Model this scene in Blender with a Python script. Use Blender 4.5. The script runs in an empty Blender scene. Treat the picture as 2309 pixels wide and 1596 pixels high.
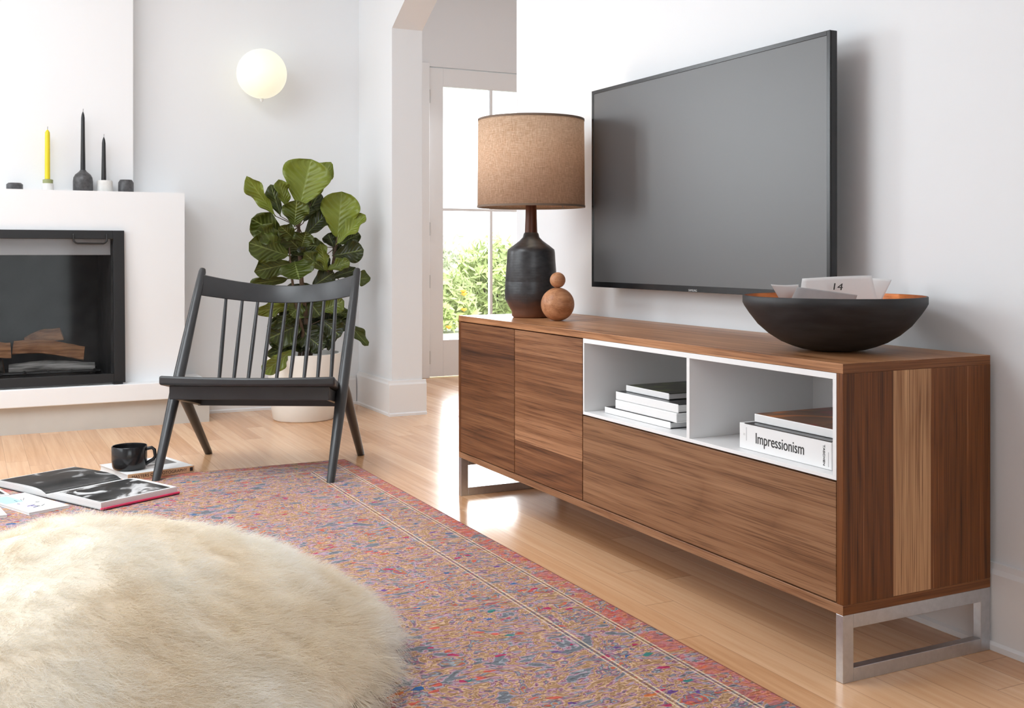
import bpy, bmesh, math, random
from mathutils import Vector, Matrix
random.seed(7)
PI = math.pi
S = bpy.context.scene
COL = S.collection
# ------------------------------------------------------------------ camera
YAW = 0.4653
cd = bpy.data.cameras.new('camera'); cam = bpy.data.objects.new('camera', cd); COL.objects.link(cam)
cam.location = (-1.5519, -1.6287, 0.8546); cam.rotation_euler = (PI/2, 0, -YAW)
cd.sensor_width = 36; cd.lens = 36*2448/2309; cd.shift_y = (570.65-798)/2309
cd.clip_start = .02; cd.clip_end = 200
S.camera = cam
# ------------------------------------------------------------------ light
S.view_settings.view_transform = 'Standard'; S.view_settings.look = 'None'
S.view_settings.gamma = 1; S.view_settings.exposure = -0.03
S.cycles.max_bounces = 8; S.cycles.diffuse_bounces = 5; S.cycles.glossy_bounces = 4
S.cycles.transparent_max_bounces = 16
S.cycles.sample_clamp_indirect = 6
W = bpy.data.worlds.new('sky'); S.world = W; W.use_nodes = True
bg = W.node_tree.nodes['Background']; bg.inputs[0].default_value = (.93, .97, 1, 1); bg.inputs[1].default_value = 3.2

def area(name, loc, direction, sx, sy, power, col=(1, 1, 1), spread=180):
    l = bpy.data.lights.new(name, 'AREA'); l.shape = 'RECTANGLE'; l.size = sx; l.size_y = sy
    l.energy = power; l.color = col; l.spread = math.radians(spread)
    o = bpy.data.objects.new(name, l); COL.objects.link(o); o.location = loc
    o.rotation_euler = Vector(direction).to_track_quat('-Z', 'Y').to_euler()
    return o
# one daylight lamp per opening; skylight and rear window are unseen, added as fill
area('daylight_left_window', (-3.66, 1.95, 1.75), (1, .1, -.3), 2.5, 1.6, 26, (.89, .95, 1))
area('added_skylight_fill', (-2.2, 1.7, 2.86), (-.08, .32, -1), 1.5, 1.9, 76, (.89, .95, 1))
area('daylight_back_window', (-2.55, 4.36, 1.6), (.25, -1, -.12), 0.95, 1.25, 64, (.90, .955, 1))
area('added_rear_fill', (-1.6, -3.66, 1.6), (0, 1, -.02), 2.2, 1.4, 7, (.89, .95, 1))
area('daylight_garden_door', (1.85, 5.36, 1.2), (-.15, -1, -.25), 0.7, 1.8, 58, (.91, .96, 1))

# ------------------------------------------------------------------ node helpers
def mat(name):
    m = bpy.data.materials.new(name); m.use_nodes = True
    return m, m.node_tree, m.node_tree.nodes['Principled BSDF']
def nd(t, typ, ins=None, **kw):
    n = t.nodes.new('ShaderNode'+typ)
    for k, v in kw.items(): setattr(n, k, v)
    for k, v in (ins or {}).items():
        s = n.inputs[k]
        if isinstance(v, bpy.types.NodeSocket): t.links.new(v, s)
        else: s.default_value = v
    return n
def mth(t, op, a, b=None, c=None):
    d = {0: a}
    if b is not None: d[1] = b
    if c is not None: d[2] = c
    return nd(t, 'Math', d, operation=op).outputs[0]
def ramp(t, fac, stops, interp='LINEAR'):
    n = t.nodes.new('ShaderNodeValToRGB'); t.links.new(fac, n.inputs[0]); cr = n.color_ramp
    cr.interpolation = interp
    while len(cr.elements) < len(stops): cr.elements.new(.5)
    for e, (p, c) in zip(cr.elements, stops): e.position = p; e.color = (*c, 1)
    return n.outputs[0]
def mix(t, f, a, b, mode='MIX'):
    n = nd(t, 'Mix', data_type='RGBA', blend_type=mode)
    for s, v in ((0, f), (6, a), (7, b)):
        if isinstance(v, bpy.types.NodeSocket): t.links.new(v, n.inputs[s])
        else: n.inputs[s].default_value = v if s == 0 else (*v[:3], 1)
    return n.outputs[2]
def objco(t): return nd(t, 'TexCoord').outputs['Object']
def mapped(t, co, scale=(1, 1, 1), loc=(0, 0, 0), rot=(0, 0, 0)):
    return nd(t, 'Mapping', {'Vector': co, 'Scale': scale, 'Location': loc, 'Rotation': rot}).outputs[0]
def bump(t, b, h, strength=.2, dist=.002):
    t.links.new(nd(t, 'Bump', {'Height': h, 'Strength': strength, 'Distance': dist}).outputs[0], b.inputs['Normal'])
def srgb(r, g, b):
    f = lambda c: (c/255/12.92) if c/255 <= .04045 else ((c/255+.055)/1.055)**2.4
    return (f(r), f(g), f(b))
def plain(name, col, rough=.5, metal=0, spec=.5, noise=0, nscale=40, bmp=0, bscale=200, emis=None, coat=0, sheen=0):
    m, t, b = mat(name)
    b.inputs['Base Color'].default_value = (*col, 1); b.inputs['Roughness'].default_value = rough
    b.inputs['Metallic'].default_value = metal; b.inputs['Specular IOR Level'].default_value = spec
    b.inputs['Coat Weight'].default_value = coat; b.inputs['Sheen Weight'].default_value = sheen
    if noise or bmp: co = objco(t)
    if noise:
        n = nd(t, 'TexNoise', {'Vector': co, 'Scale': nscale, 'Detail': 5.}).outputs[0]
        c2 = tuple(max(0, c*(1-noise)) for c in col); c3 = tuple(min(1, c*(1+noise)) for c in col)
        t.links.new(ramp(t, n, [(.3, c2), (.7, c3)]), b.inputs['Base Color'])
    if bmp:
        n = nd(t, 'TexNoise', {'Vector': co, 'Scale': bscale, 'Detail': 4.}).outputs[0]
        bump(t, b, n, bmp, .001)
    if emis:
        b.inputs['Emission Color'].default_value = (*emis[0], 1); b.inputs['Emission Strength'].default_value = emis[1]
    return m

def walnut(name, axis, dark, mid, light, bandaxis, bandw, seed=0, rough=.38, bandamt=.35, fine=1.0, arch=.9, bands=None):
    """veneer: grain runs along `axis` (0,1,2); tone changes from strip to strip along bandaxis"""
    m, t, b = mat(name); co = objco(t)
    sp = nd(t, 'SeparateXYZ', {0: co})
    bz = mth(t, 'FLOOR', mth(t, 'ADD', mth(t, 'DIVIDE', sp.outputs[bandaxis], bandw), seed*.37+.2))
    rnd = nd(t, 'TexWhiteNoise', {'W': bz}, noise_dimensions='1D').outputs[0]
    if bands:
        cc = ramp(t, mth(t, 'ADD', sp.outputs[bandaxis], .25), [(p+.25, (q, q, q)) for p, q in bands], 'CONSTANT'); rnd = nd(t, 'SeparateXYZ', {0: cc}).outputs[0]
    off = nd(t, 'CombineXYZ', {0: mth(t, 'MULTIPLY', rnd, 7.3), 1: mth(t, 'MULTIPLY', rnd, 3.1), 2: mth(t, 'MULTIPLY', rnd, 5.7)}).outputs[0]
    co2 = nd(t, 'VectorMath', {0: co, 1: off}, operation='ADD').outputs[0]
    sc = [5., 5., 5.]; sc[axis] = .55
    warp = nd(t, 'TexNoise', {'Vector': mapped(t, co2, sc, (seed, seed*2, 0)), 'Scale': 1., 'Detail': 1., 'Roughness': .4}).outputs[0]
    sc2 = [75., 75., 75.]; sc2[axis] = 1.0
    g2 = nd(t, 'TexNoise', {'Vector': mapped(t, co2, sc2), 'Scale': 1., 'Detail': 3., 'Roughness': .55, 'Distortion': .15}).outputs[0]
    sc3 = [420., 420., 420.]; sc3[axis] = 6.
    g3 = nd(t, 'TexNoise', {'Vector': mapped(t, co2, sc3), 'Scale': 1., 'Detail': 2.}).outputs[0]
    rings = mth(t, 'ABSOLUTE', mth(t, 'SINE', mth(t, 'MULTIPLY', warp, 34.)))
    rings = mth(t, 'POWER', rings, .6)
    v = mth(t, 'MULTIPLY_ADD', rings, .16*arch, mth(t, 'MULTIPLY_ADD', g2, .62, mth(t, 'MULTIPLY', g3, .28*fine)))
    v = mth(t, 'ADD', v, mth(t, 'MULTIPLY', mth(t, 'SUBTRACT', rnd, .5), bandamt))
    v = mth(t, 'SUBTRACT', v, .12)
    c = ramp(t, v, [(.12, dark), (.42, mid), (.80, light)])
    pores = ramp(t, g3, [(.33, (.42, .36, .33)), (.46, (1, 1, 1))])
    c = mix(t, .6*fine, c, pores, 'MULTIPLY')
    t.links.new(c, b.inputs['Base Color']); b.inputs['Roughness'].default_value = rough
    b.inputs['Specular IOR Level'].default_value = .32
    bump(t, b, g3, .06, .0006)
    return m

M_wall = plain('wall_paint', (.835, .855, .875), .7, bmp=.05, bscale=60)
M_ceil = plain('ceiling_paint', (.86, .86, .86), .8)
M_trim = plain('trim_paint', (.86, .86, .865), .4)
M_hall = plain('hall_paint', (.82, .825, .84), .6)
M_plast = plain('hearth_plaster', (.875, .89, .905), .6, bmp=.05, bscale=40)
M_plinth = plain('hearth_plinth_paint', (.56, .54, .50), .6, noise=.05, nscale=6)
M_black = plain('blackened_steel', (.018, .018, .019), .42, .3, bmp=.05)
M_tvblk = plain('tv_black', (.006, .006, .007), .25)
M_chair = plain('charcoal_lacquered_wood', (.030, .031, .033), .36, noise=.1, nscale=20)
M_steel = plain('brushed_nickel', (.54, .545, .56), .33, .9, noise=.06, nscale=90)
M_niche = plain('white_laminate', (.87, .87, .87), .38)
M_potw = plain('pot_white_glaze', (.88, .88, .84), .4, noise=.03, nscale=8)
M_soil = plain('dark_soil', (.03, .02, .014), .95, noise=.5, nscale=60, bmp=.8, bscale=90)
M_paper = plain('white_paper', (.84, .84, .84), .6)
M_greyp = plain('grey_paper', (.46, .46, .47), .6, noise=.05)
M_pages = None
M_ink = plain('black_ink', (.015, .015, .016), .5)
M_bstem = plain('plant_bark', (.10, .065, .04), .8, noise=.3, nscale=50)
M_yellow = plain('yellow_wax', (.80, .66, .02), .45)
M_blackwax = plain('black_wax', (.012, .012, .013), .35)
M_charcer = plain('charcoal_ceramic', (.07, .07, .075), .4, noise=.4, nscale=60)
M_whtcer = plain('white_stone', (.75, .75, .73), .5, noise=.1, nscale=30)
M_wick = plain('wick', (.25, .25, .25), .9)
M_mug = plain('black_glaze', (.012, .012, .013), .18)
M_darkint = plain('firebrick_soot', (.03, .03, .031), .85, noise=.5, nscale=14, bmp=.4, bscale=40)
M_hood = plain('hood_grey_metal', (.42, .42, .43), .4, .2)
M_bark = plain('log_bark', (.10, .09, .085), .9, noise=.7, nscale=25, bmp=1., bscale=60)
M_brass = plain('hinge_metal', (.45, .45, .44), .35, .8)
M_pink = plain('pink_cover', srgb(214, 50, 96), .4)
M_patio = plain('pale_paving', (.75, .74, .70), .8, noise=.06)
M_orangeflower = plain('flower_petals', (.95, .45, .05), .6)

def two_tone_log(name, c1, c2):
    m, t, b = mat(name); co = objco(t)
    n = nd(t, 'TexNoise', {'Vector': mapped(t, co, (6, 70, 70)), 'Scale': 1., 'Detail': 4.}).outputs[0]
    t.links.new(ramp(t, n, [(.3, c1), (.65, c2)]), b.inputs['Base Color']); b.inputs['Roughness'].default_value = .8
    bump(t, b, n, .5, .004); return m
M_log = two_tone_log('split_log', srgb(126, 78, 44), srgb(196, 140, 96))
M_birch = two_tone_log('birch_bark', srgb(70, 68, 66), srgb(190, 186, 182))

WD, WM, WL = srgb(66, 36, 18), srgb(124, 83, 54), srgb(186, 144, 110)
M_door = walnut('walnut_door_veneer', 1, srgb(54, 26, 10), srgb(110, 68, 40), srgb(156, 110, 74), 2, .12, 3, bandamt=.30, bands=[(-.2, .5), (.27, .58), (.385, .44), (.47, .1), (.555, .52)])
M_door2 = walnut('walnut_second_door_veneer', 1, srgb(62, 32, 14), srgb(124, 80, 50), srgb(176, 128, 92), 2, .115, 8, bandamt=.42, bands=[(-.2, .3), (.262, .95), (.35, .5), (.45, .42), (.54, .6)])
M_drawer = walnut('walnut_drawer_veneer', 1, srgb(72, 40, 18), srgb(134, 94, 64), srgb(176, 134, 100), 2, .26, 5, bandamt=.12, arch=.7)
M_side = walnut('walnut_side_veneer', 2, srgb(70, 36, 8), srgb(122, 70, 30), srgb(208, 162, 118), 0, .105, 11, bandamt=.5, arch=.5, bands=[(-.22, .32), (-0.075, 1.0), (0.028, .42), (0.111, .34)])
M_top = walnut('walnut_top_veneer', 1, srgb(112, 66, 32), srgb(176, 124, 84), srgb(216, 168, 128), 0, .14, 2, bandamt=.2, rough=.36)
M_edge = walnut('walnut_edge_banding', 1, srgb(78, 44, 22), srgb(138, 96, 66), srgb(180, 138, 104), 2, .2, 4, bandamt=.05)
M_endx = walnut('walnut_end_banding', 0, srgb(70, 36, 12), srgb(118, 70, 34), srgb(160, 110, 70), 2, .2, 9, bandamt=.05)
M_neck = walnut('lamp_neck_wood', 2, srgb(48, 24, 12), srgb(84, 44, 22), srgb(120, 70, 40), 2, 9, 2, bandamt=0)
M_ball = walnut('turned_oak', 0, srgb(150, 96, 62), srgb(192, 138, 100), srgb(222, 176, 140), 2, 9, 6, bandamt=0, fine=.5)

def glass_mat():
    m, t, b = mat('clear_glass'); out = t.nodes['Material Output']; t.nodes.remove(b)
    fr = nd(t, 'Fresnel', {'IOR': 1.45}).outputs[0]
    mx = nd(t, 'MixShader', {0: fr, 1: nd(t, 'BsdfTransparent', {'Color': (.97, .98, .98, 1)}).outputs[0],
                             2: nd(t, 'BsdfGlossy', {'Roughness': .03}).outputs[0]})
    t.links.new(mx.outputs[0], out.inputs[0]); return m
M_glass = glass_mat()
def sootglass():
    m, t, b = mat('smoked_glass'); out = t.nodes['Material Output']; t.nodes.remove(b)
    co = objco(t)
    fr = nd(t, 'Fresnel', {'IOR': 1.45}).outputs[0]
    n = nd(t, 'TexNoise', {'Vector': mapped(t, co, (3, 3, 1.6)), 'Scale': 2., 'Detail': 6., 'Roughness': .65}).outputs[0]
    dust = mth(t, 'MULTIPLY', ramp(t, n, [(.5, (0, 0, 0)), (.75, (1, 1, 1))]), .02)
    base = nd(t, 'MixShader', {0: dust, 1: nd(t, 'BsdfTransparent', {'Color': (.9, .9, .9, 1)}).outputs[0],
                               2: nd(t, 'BsdfDiffuse', {'Color': (.5, .5, .5, 1)}).outputs[0]}).outputs[0]
    mx = nd(t, 'MixShader', {0: mth(t, 'MULTIPLY', fr, .4), 1: base, 2: nd(t, 'BsdfGlossy', {'Roughness': .06}).outputs[0]})
    t.links.new(mx.outputs[0], out.inputs[0]); return m
M_soot = sootglass()

def floor_mat():
    m, t, b = mat('oak_strip_floor'); co = objco(t); sp = nd(t, 'SeparateXYZ', {0: co})
    w = .083
    xi = mth(t, 'DIVIDE', sp.outputs[0], w); row = mth(t, 'FLOOR', xi)
    r1 = nd(t, 'TexWhiteNoise', {'W': row}, noise_dimensions='1D').outputs[0]
    yi = mth(t, 'ADD', mth(t, 'DIVIDE', sp.outputs[1], 1.1), mth(t, 'MULTIPLY', r1, 9.)); seg = mth(t, 'FLOOR', yi)
    r2 = nd(t, 'TexWhiteNoise', {'Vector': nd(t, 'CombineXYZ', {0: row, 1: seg}).outputs[0]}, noise_dimensions='3D').outputs[0]
    off = nd(t, 'CombineXYZ', {0: mth(t, 'MULTIPLY', r2, 9.), 1: mth(t, 'MULTIPLY', r2, 4.)}).outputs[0]
    co2 = nd(t, 'VectorMath', {0: co, 1: off}, operation='ADD').outputs[0]
    g = nd(t, 'TexNoise', {'Vector': mapped(t, co2, (45, 1.6, 1)), 'Scale': 1., 'Detail': 5., 'Roughness': .6, 'Distortion': .6}).outputs[0]
    v = mth(t, 'ADD', mth(t, 'MULTIPLY', g, .6), mth(t, 'MULTIPLY', r2, .3))
    c = ramp(t, v, [(.18, srgb(198, 144, 98)), (.45, srgb(224, 175, 132)), (.72, srgb(240, 198, 158))])
    fx = mth(t, 'FRACT', xi); fy = mth(t, 'FRACT', yi)
    ex = mth(t, 'LESS_THAN', fx, .018); ey = mth(t, 'LESS_THAN', fy, .0022)
    e = mth(t, 'MAXIMUM', ex, ey)
    c = mix(t, mth(t, 'MULTIPLY', e, .45), c, srgb(120, 80, 50))
    t.links.new(c, b.inputs['Base Color'])
    t.links.new(mth(t, 'MULTIPLY_ADD', g, .12, .15), b.inputs['Roughness'])
    b.inputs['Specular IOR Level'].default_value = .6
    bump(t, b, mth(t, 'SUBTRACT', mth(t, 'MULTIPLY', g, .15), e), .15, .001)
    return m
M_floor = floor_mat()

RUG = dict(x0=-3.0, x1=-.165, y0=-2.6, y1=2.66)
def rug_mat():
    m, t, b = mat('faded_woven_rug'); co = objco(t)   # origin of the rug = its far right corner
    sp = nd(t, 'SeparateXYZ', {0: co}); dx = mth(t, 'MULTIPLY', sp.outputs[0], -1.); dy = mth(t, 'MULTIPLY', sp.outputs[1], -1.)
    d = mth(t, 'MINIMUM', dx, dy)
    wv = nd(t, 'TexNoise', {'Vector': co, 'Scale': 14., 'Detail': 3.}).outputs['Color']
    wv = nd(t, 'VectorMath', {0: wv, 'Scale': .035}, operation='SCALE').outputs[0]
    cw = nd(t, 'VectorMath', {0: co, 1: wv}, operation='ADD').outputs[0]
    v1 = nd(t, 'TexVoronoi', {'Vector': mapped(t, cw, (48, 90, 1)), 'Scale': 1., 'Randomness': 1.}, voronoi_dimensions='2D')
    r1 = nd(t, 'SeparateXYZ', {0: v1.outputs['Color']}).outputs
    n1 = nd(t, 'TexNoise', {'Vector': mapped(t, co, (1, 1, 1)), 'Scale': 5.5, 'Detail': 4., 'Roughness': .6}).outputs[0]
    n2 = nd(t, 'TexNoise', {'Vector': mapped(t, co, (1, 1, 1), (4, 9, 0)), 'Scale': 13., 'Detail': 3., 'Roughness': .6}).outputs[0]
    # big damask motifs
    v2 = nd(t, 'TexVoronoi', {'Vector': mapped(t, cw, (5.2, 5.2, 1)), 'Scale': 1.}, voronoi_dimensions='2D', feature='DISTANCE_TO_EDGE').outputs[0]
    petals = mth(t, 'SINE', mth(t, 'MULTIPLY', v2, 60.))
    n3 = nd(t, 'TexNoise', {'Vector': mapped(t, cw, (9, 15, 1)), 'Scale': 1., 'Detail': 3., 'Roughness': .5, 'Distortion': 1.6}).outputs[0]
    cen = lambda q, k: mth(t, 'MULTIPLY', mth(t, 'SUBTRACT', q, .5), k)
    sel = mth(t, 'ADD', mth(t, 'ADD', cen(r1[0], .11), cen(n1, .55)), mth(t, 'ADD', cen(n3, 1.35), mth(t, 'MULTIPLY_ADD', petals, .05, .5)))
    tan1, tan2 = srgb(170, 134, 100), srgb(206, 172, 138)
    mauve, mauve2 = srgb(150, 102, 122), srgb(184, 150, 164)
    grey, grey2 = srgb(116, 122, 130), srgb(156, 162, 168)
    cor, mag = srgb(200, 98, 84), srgb(178, 62, 100)
    c = ramp(t, sel, [(.0, grey), (.31, grey2), (.35, mauve2), (.40, mauve), (.435, tan2), (.475, tan1), (.54, tan2), (.575, mauve2), (.61, mauve), (.64, grey), (.68, grey2), (.72, tan1), (.76, cor), (.82, mauve)], 'CONSTANT')
    sq = mth(t, 'LESS_THAN', mth(t, 'ABSOLUTE', mth(t, 'SUBTRACT', mth(t, 'FRACT', mth(t, 'MULTIPLY', sel, 16.)), .5)), .10)
    c = mix(t, mth(t, 'MULTIPLY', sq, .3), c, srgb(112, 80, 60))
    # accents
    acc = mth(t, 'GREATER_THAN', mth(t, 'ADD', r1[1], mth(t, 'MULTIPLY', n2, .35)), 1.15)
    ca = ramp(t, r1[2], [(0, cor), (.42, mag), (.62, srgb(60, 100, 150)), (.72, srgb(70, 130, 124)), (.82, srgb(206, 120, 70)), (.9, srgb(110, 80, 140))], 'CONSTANT')
    c = mix(t, acc, c, ca)
    # red edge band
    ed = mth(t, 'LESS_THAN', d, .062); nn = mth(t, 'GREATER_THAN', mth(t, 'ADD', n2, mth(t, 'MULTIPLY', r1[1], .25)), .6)
    c = mix(t, mth(t, 'MULTIPLY', mth(t, 'MULTIPLY', ed, nn), .55), c, cor)
    def line(at, w): return mth(t, 'LESS_THAN', mth(t, 'ABSOLUTE', mth(t, 'SUBTRACT', d, at)), w)
    wob = mth(t, 'MULTIPLY', mth(t, 'SUBTRACT', n2, .5), .004)
    ls = mth(t, 'MAXIMUM', mth(t, 'MAXIMUM', line(.064, .0022), line(.074, .0018)), mth(t, 'MAXIMUM', line(.192, .0022), line(.204, .0018)))
    c = mix(t, mth(t, 'MULTIPLY', ls, .75), c, srgb(222, 204, 176))
    dk = mth(t, 'MAXIMUM', line(.069, .0022), line(.198, .0022))
    c = mix(t, mth(t, 'MULTIPLY', dk, .5), c, srgb(96, 70, 66))
    # weave: short horizontal dashes, light and dark
    g = nd(t, 'TexNoise', {'Vector': mapped(t, co, (34, 210, 1)), 'Scale': 1., 'Detail': 3., 'Roughness': .7}).outputs[0]
    wv2 = ramp(t, g, [(.36, (.40, .33, .30)), (.48, (.95, .95, .95)), (.66, (1.3, 1.3, 1.3))])
    c = mix(t, .8, c, wv2, 'MULTIPLY')
    eg = mth(t, 'LESS_THAN', d, .006)
    c = mix(t, mth(t, 'MULTIPLY', eg, .6), c, srgb(120, 70, 60))
    t.links.new(c, b.inputs['Base Color']); b.inputs['Roughness'].default_value = .95
    b.inputs['Specular IOR Level'].default_value = .1
    bump(t, b, g, .6, .003); return m
M_rug = rug_mat()

def shade_mat():
    m, t, b = mat('linen_shade'); co = objco(t)
    g1 = nd(t, 'TexNoise', {'Vector': mapped(t, co, (500, 500, 60)), 'Scale': 1., 'Detail': 2.}).outputs[0]
    g2 = nd(t, 'TexNoise', {'Vector': mapped(t, co, (60, 60, 700)), 'Scale': 1., 'Detail': 2.}).outputs[0]
    g = mth(t, 'MULTIPLY', mth(t, 'ADD', g1, g2), .5)
    c = ramp(t, g, [(.36, srgb(190, 154, 122)), (.5, srgb(218, 184, 154)), (.64, srgb(240, 214, 188))])
    t.links.new(c, b.inputs['Base Color']); b.inputs['Roughness'].default_value = .9
    bump(t, b, g, .4, .001)
    out = t.nodes['Material Output']
    tr = nd(t, 'BsdfTranslucent', {'Color': (.75, .58, .43, 1)}).outputs[0]
    mx = nd(t, 'MixShader', {0: .3, 1: b.outputs[0], 2: tr}); t.links.new(mx.outputs[0], out.inputs[0])
    return m
M_shade = shade_mat()
M_shadein = plain('shade_lining', (.85, .8, .72), .8)

def lampbody_mat():
    m, t, b = mat('black_stoneware'); co = objco(t)
    n = nd(t, 'TexNoise', {'Vector': mapped(t, co, (30, 30, 60)), 'Scale': 1., 'Detail': 5.}).outputs[0]
    z = nd(t, 'SeparateXYZ', {0: co}).outputs[2]
    base = ramp(t, n, [(.35, (.018, .018, .02)), (.7, (.05, .05, .054))])
    warm_refl = ramp(t, mth(t, 'ADD', z, mth(t, 'MULTIPLY', n, .04)), [(.02, srgb(120, 78, 56)), (.085, (.05, .035, .035)), (.12, (.03, .03, .032))])  # reddish reflection at the foot, painted into the body colour
    f = ramp(t, mth(t, 'ADD', z, mth(t, 'MULTIPLY', n, .05)), [(.075, (1, 1, 1)), (.12, (0, 0, 0))])
    t.links.new(mix(t, f, base, warm_refl), b.inputs['Base Color']); b.inputs['Roughness'].default_value = .34
    rings = mth(t, 'SINE', mth(t, 'MULTIPLY', z, 700.)); bump(t, b, mth(t, 'ADD', n, mth(t, 'MULTIPLY', rings, .12)), .15, .002)
    return m
M_lampbody = lampbody_mat()

def bowl_mat(inside):
    m, t, b = mat('bowl_inner_copper' if inside else 'bowl_outer_black'); co = objco(t)
    n = nd(t, 'TexNoise', {'Vector': mapped(t, co, (12, 12, 60)), 'Scale': 1., 'Detail': 5.}).outputs[0]
    if inside:
        c = ramp(t, n, [(.35, srgb(150, 78, 30)), (.7, srgb(216, 128, 62))]); b.inputs['Roughness'].default_value = .35; b.inputs['Metallic'].default_value = .4
    else:
        c = ramp(t, n, [(.35, (.010, .010, .011)), (.75, (.032, .032, .034))]); b.inputs['Roughness'].default_value = .55
    t.links.new(c, b.inputs['Base Color']); bump(t, b, n, .2, .002); return m
M_bowlo, M_bowli = bowl_mat(False), bowl_mat(True)

def leaf_mat():
    m, t, b = mat('fiddle_leaf'); uv = nd(t, 'TexCoord').outputs['UV']; sp = nd(t, 'SeparateXYZ', {0: uv})
    u = mth(t, 'ABSOLUTE', mth(t, 'SUBTRACT', sp.outputs[0], .5)); v = sp.outputs[1]
    midrib = mth(t, 'LESS_THAN', u, .022)
    ph = mth(t, 'SUBTRACT', mth(t, 'MULTIPLY', v, 8.), mth(t, 'MULTIPLY', u, 5.))
    side = mth(t, 'LESS_THAN', mth(t, 'ABSOLUTE', mth(t, 'SUBTRACT', mth(t, 'FRACT', ph), .5)), .045)
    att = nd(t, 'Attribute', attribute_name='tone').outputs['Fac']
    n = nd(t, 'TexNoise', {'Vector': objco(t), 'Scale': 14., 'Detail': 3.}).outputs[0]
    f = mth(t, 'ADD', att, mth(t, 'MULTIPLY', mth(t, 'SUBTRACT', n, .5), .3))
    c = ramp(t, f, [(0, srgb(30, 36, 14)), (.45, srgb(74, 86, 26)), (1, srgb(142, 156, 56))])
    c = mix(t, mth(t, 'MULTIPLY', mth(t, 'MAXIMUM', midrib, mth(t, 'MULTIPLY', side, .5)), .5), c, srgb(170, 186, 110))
    t.links.new(c, b.inputs['Base Color']); b.inputs['Roughness'].default_value = .36
    b.inputs['Specular IOR Level'].default_value = .5
    bump(t, b, mth(t, 'ADD', mth(t, 'SINE', mth(t, 'MULTIPLY', ph, 6.283)), mth(t, 'MULTIPLY', midrib, -2.)), .35, .004)
    out = t.nodes['Material Output']
    tr = nd(t, 'BsdfTranslucent', {'Color': (.24, .28, .04, 1)}).outputs[0]
    mx = nd(t, 'MixShader', {0: .18, 1: b.outputs[0], 2: tr}); t.links.new(mx.outputs[0], out.inputs[0]); return m
M_leaf = leaf_mat()

def pages_mat():
    m, t, b = mat('page_edges'); z = nd(t, 'SeparateXYZ', {0: objco(t)}).outputs[2]
    s = nd(t, 'TexNoise', {'W': mth(t, 'MULTIPLY', z, 900.), 'Scale': 1., 'Detail': 1.}, noise_dimensions='1D').outputs[0]
    t.links.new(ramp(t, s, [(.35, (.52, .52, .52)), (.6, (.82, .82, .81))]), b.inputs['Base Color']); b.inputs['Roughness'].default_value = .8
    return m
M_pages = pages_mat()

def photo_mat(name, cols, scale=9, seed=0, detail=3):
    m, t, b = mat(name); co = objco(t)
    n = nd(t, 'TexNoise', {'Vector': mapped(t, co, (scale, scale, scale), (seed, seed, 0)), 'Scale': 1., 'Detail': float(detail), 'Distortion': 1.5}).outputs[0]
    k = len(cols)
    t.links.new(ramp(t, n, [(.34+.34*i/(k-1), c) for i, c in enumerate(cols)]), b.inputs['Base Color']); b.inputs['Roughness'].default_value = .3
    return m
M_photo = photo_mat('printed_photograph', [(.012,)*3, (.02,)*3, (.06,)*3, (.6,)*3, (.75,)*3], 9, 3)
M_photo2 = photo_mat('printed_dark_photograph', [(.02,)*3, (.03,)*3, (.05,)*3, (.4,)*3], 8, 1)
M_cover = photo_mat('colourful_book_cover', [srgb(140, 36, 22), srgb(100, 60, 30), srgb(128, 84, 50), srgb(206, 120, 40)], 7, 5)
M_cover2 = photo_mat('dark_green_book_cover', [srgb(22, 22, 20), srgb(40, 42, 30), srgb(60, 66, 24), srgb(110, 120, 70)], 12, 2)
M_tanspine = plain('tan_spine', srgb(214, 174, 136), .6)
M_blue = plain('pale_blue_print', srgb(176, 220, 248), .5)
M_lilac = plain('lilac_print', srgb(206, 200, 244), .5)

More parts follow.
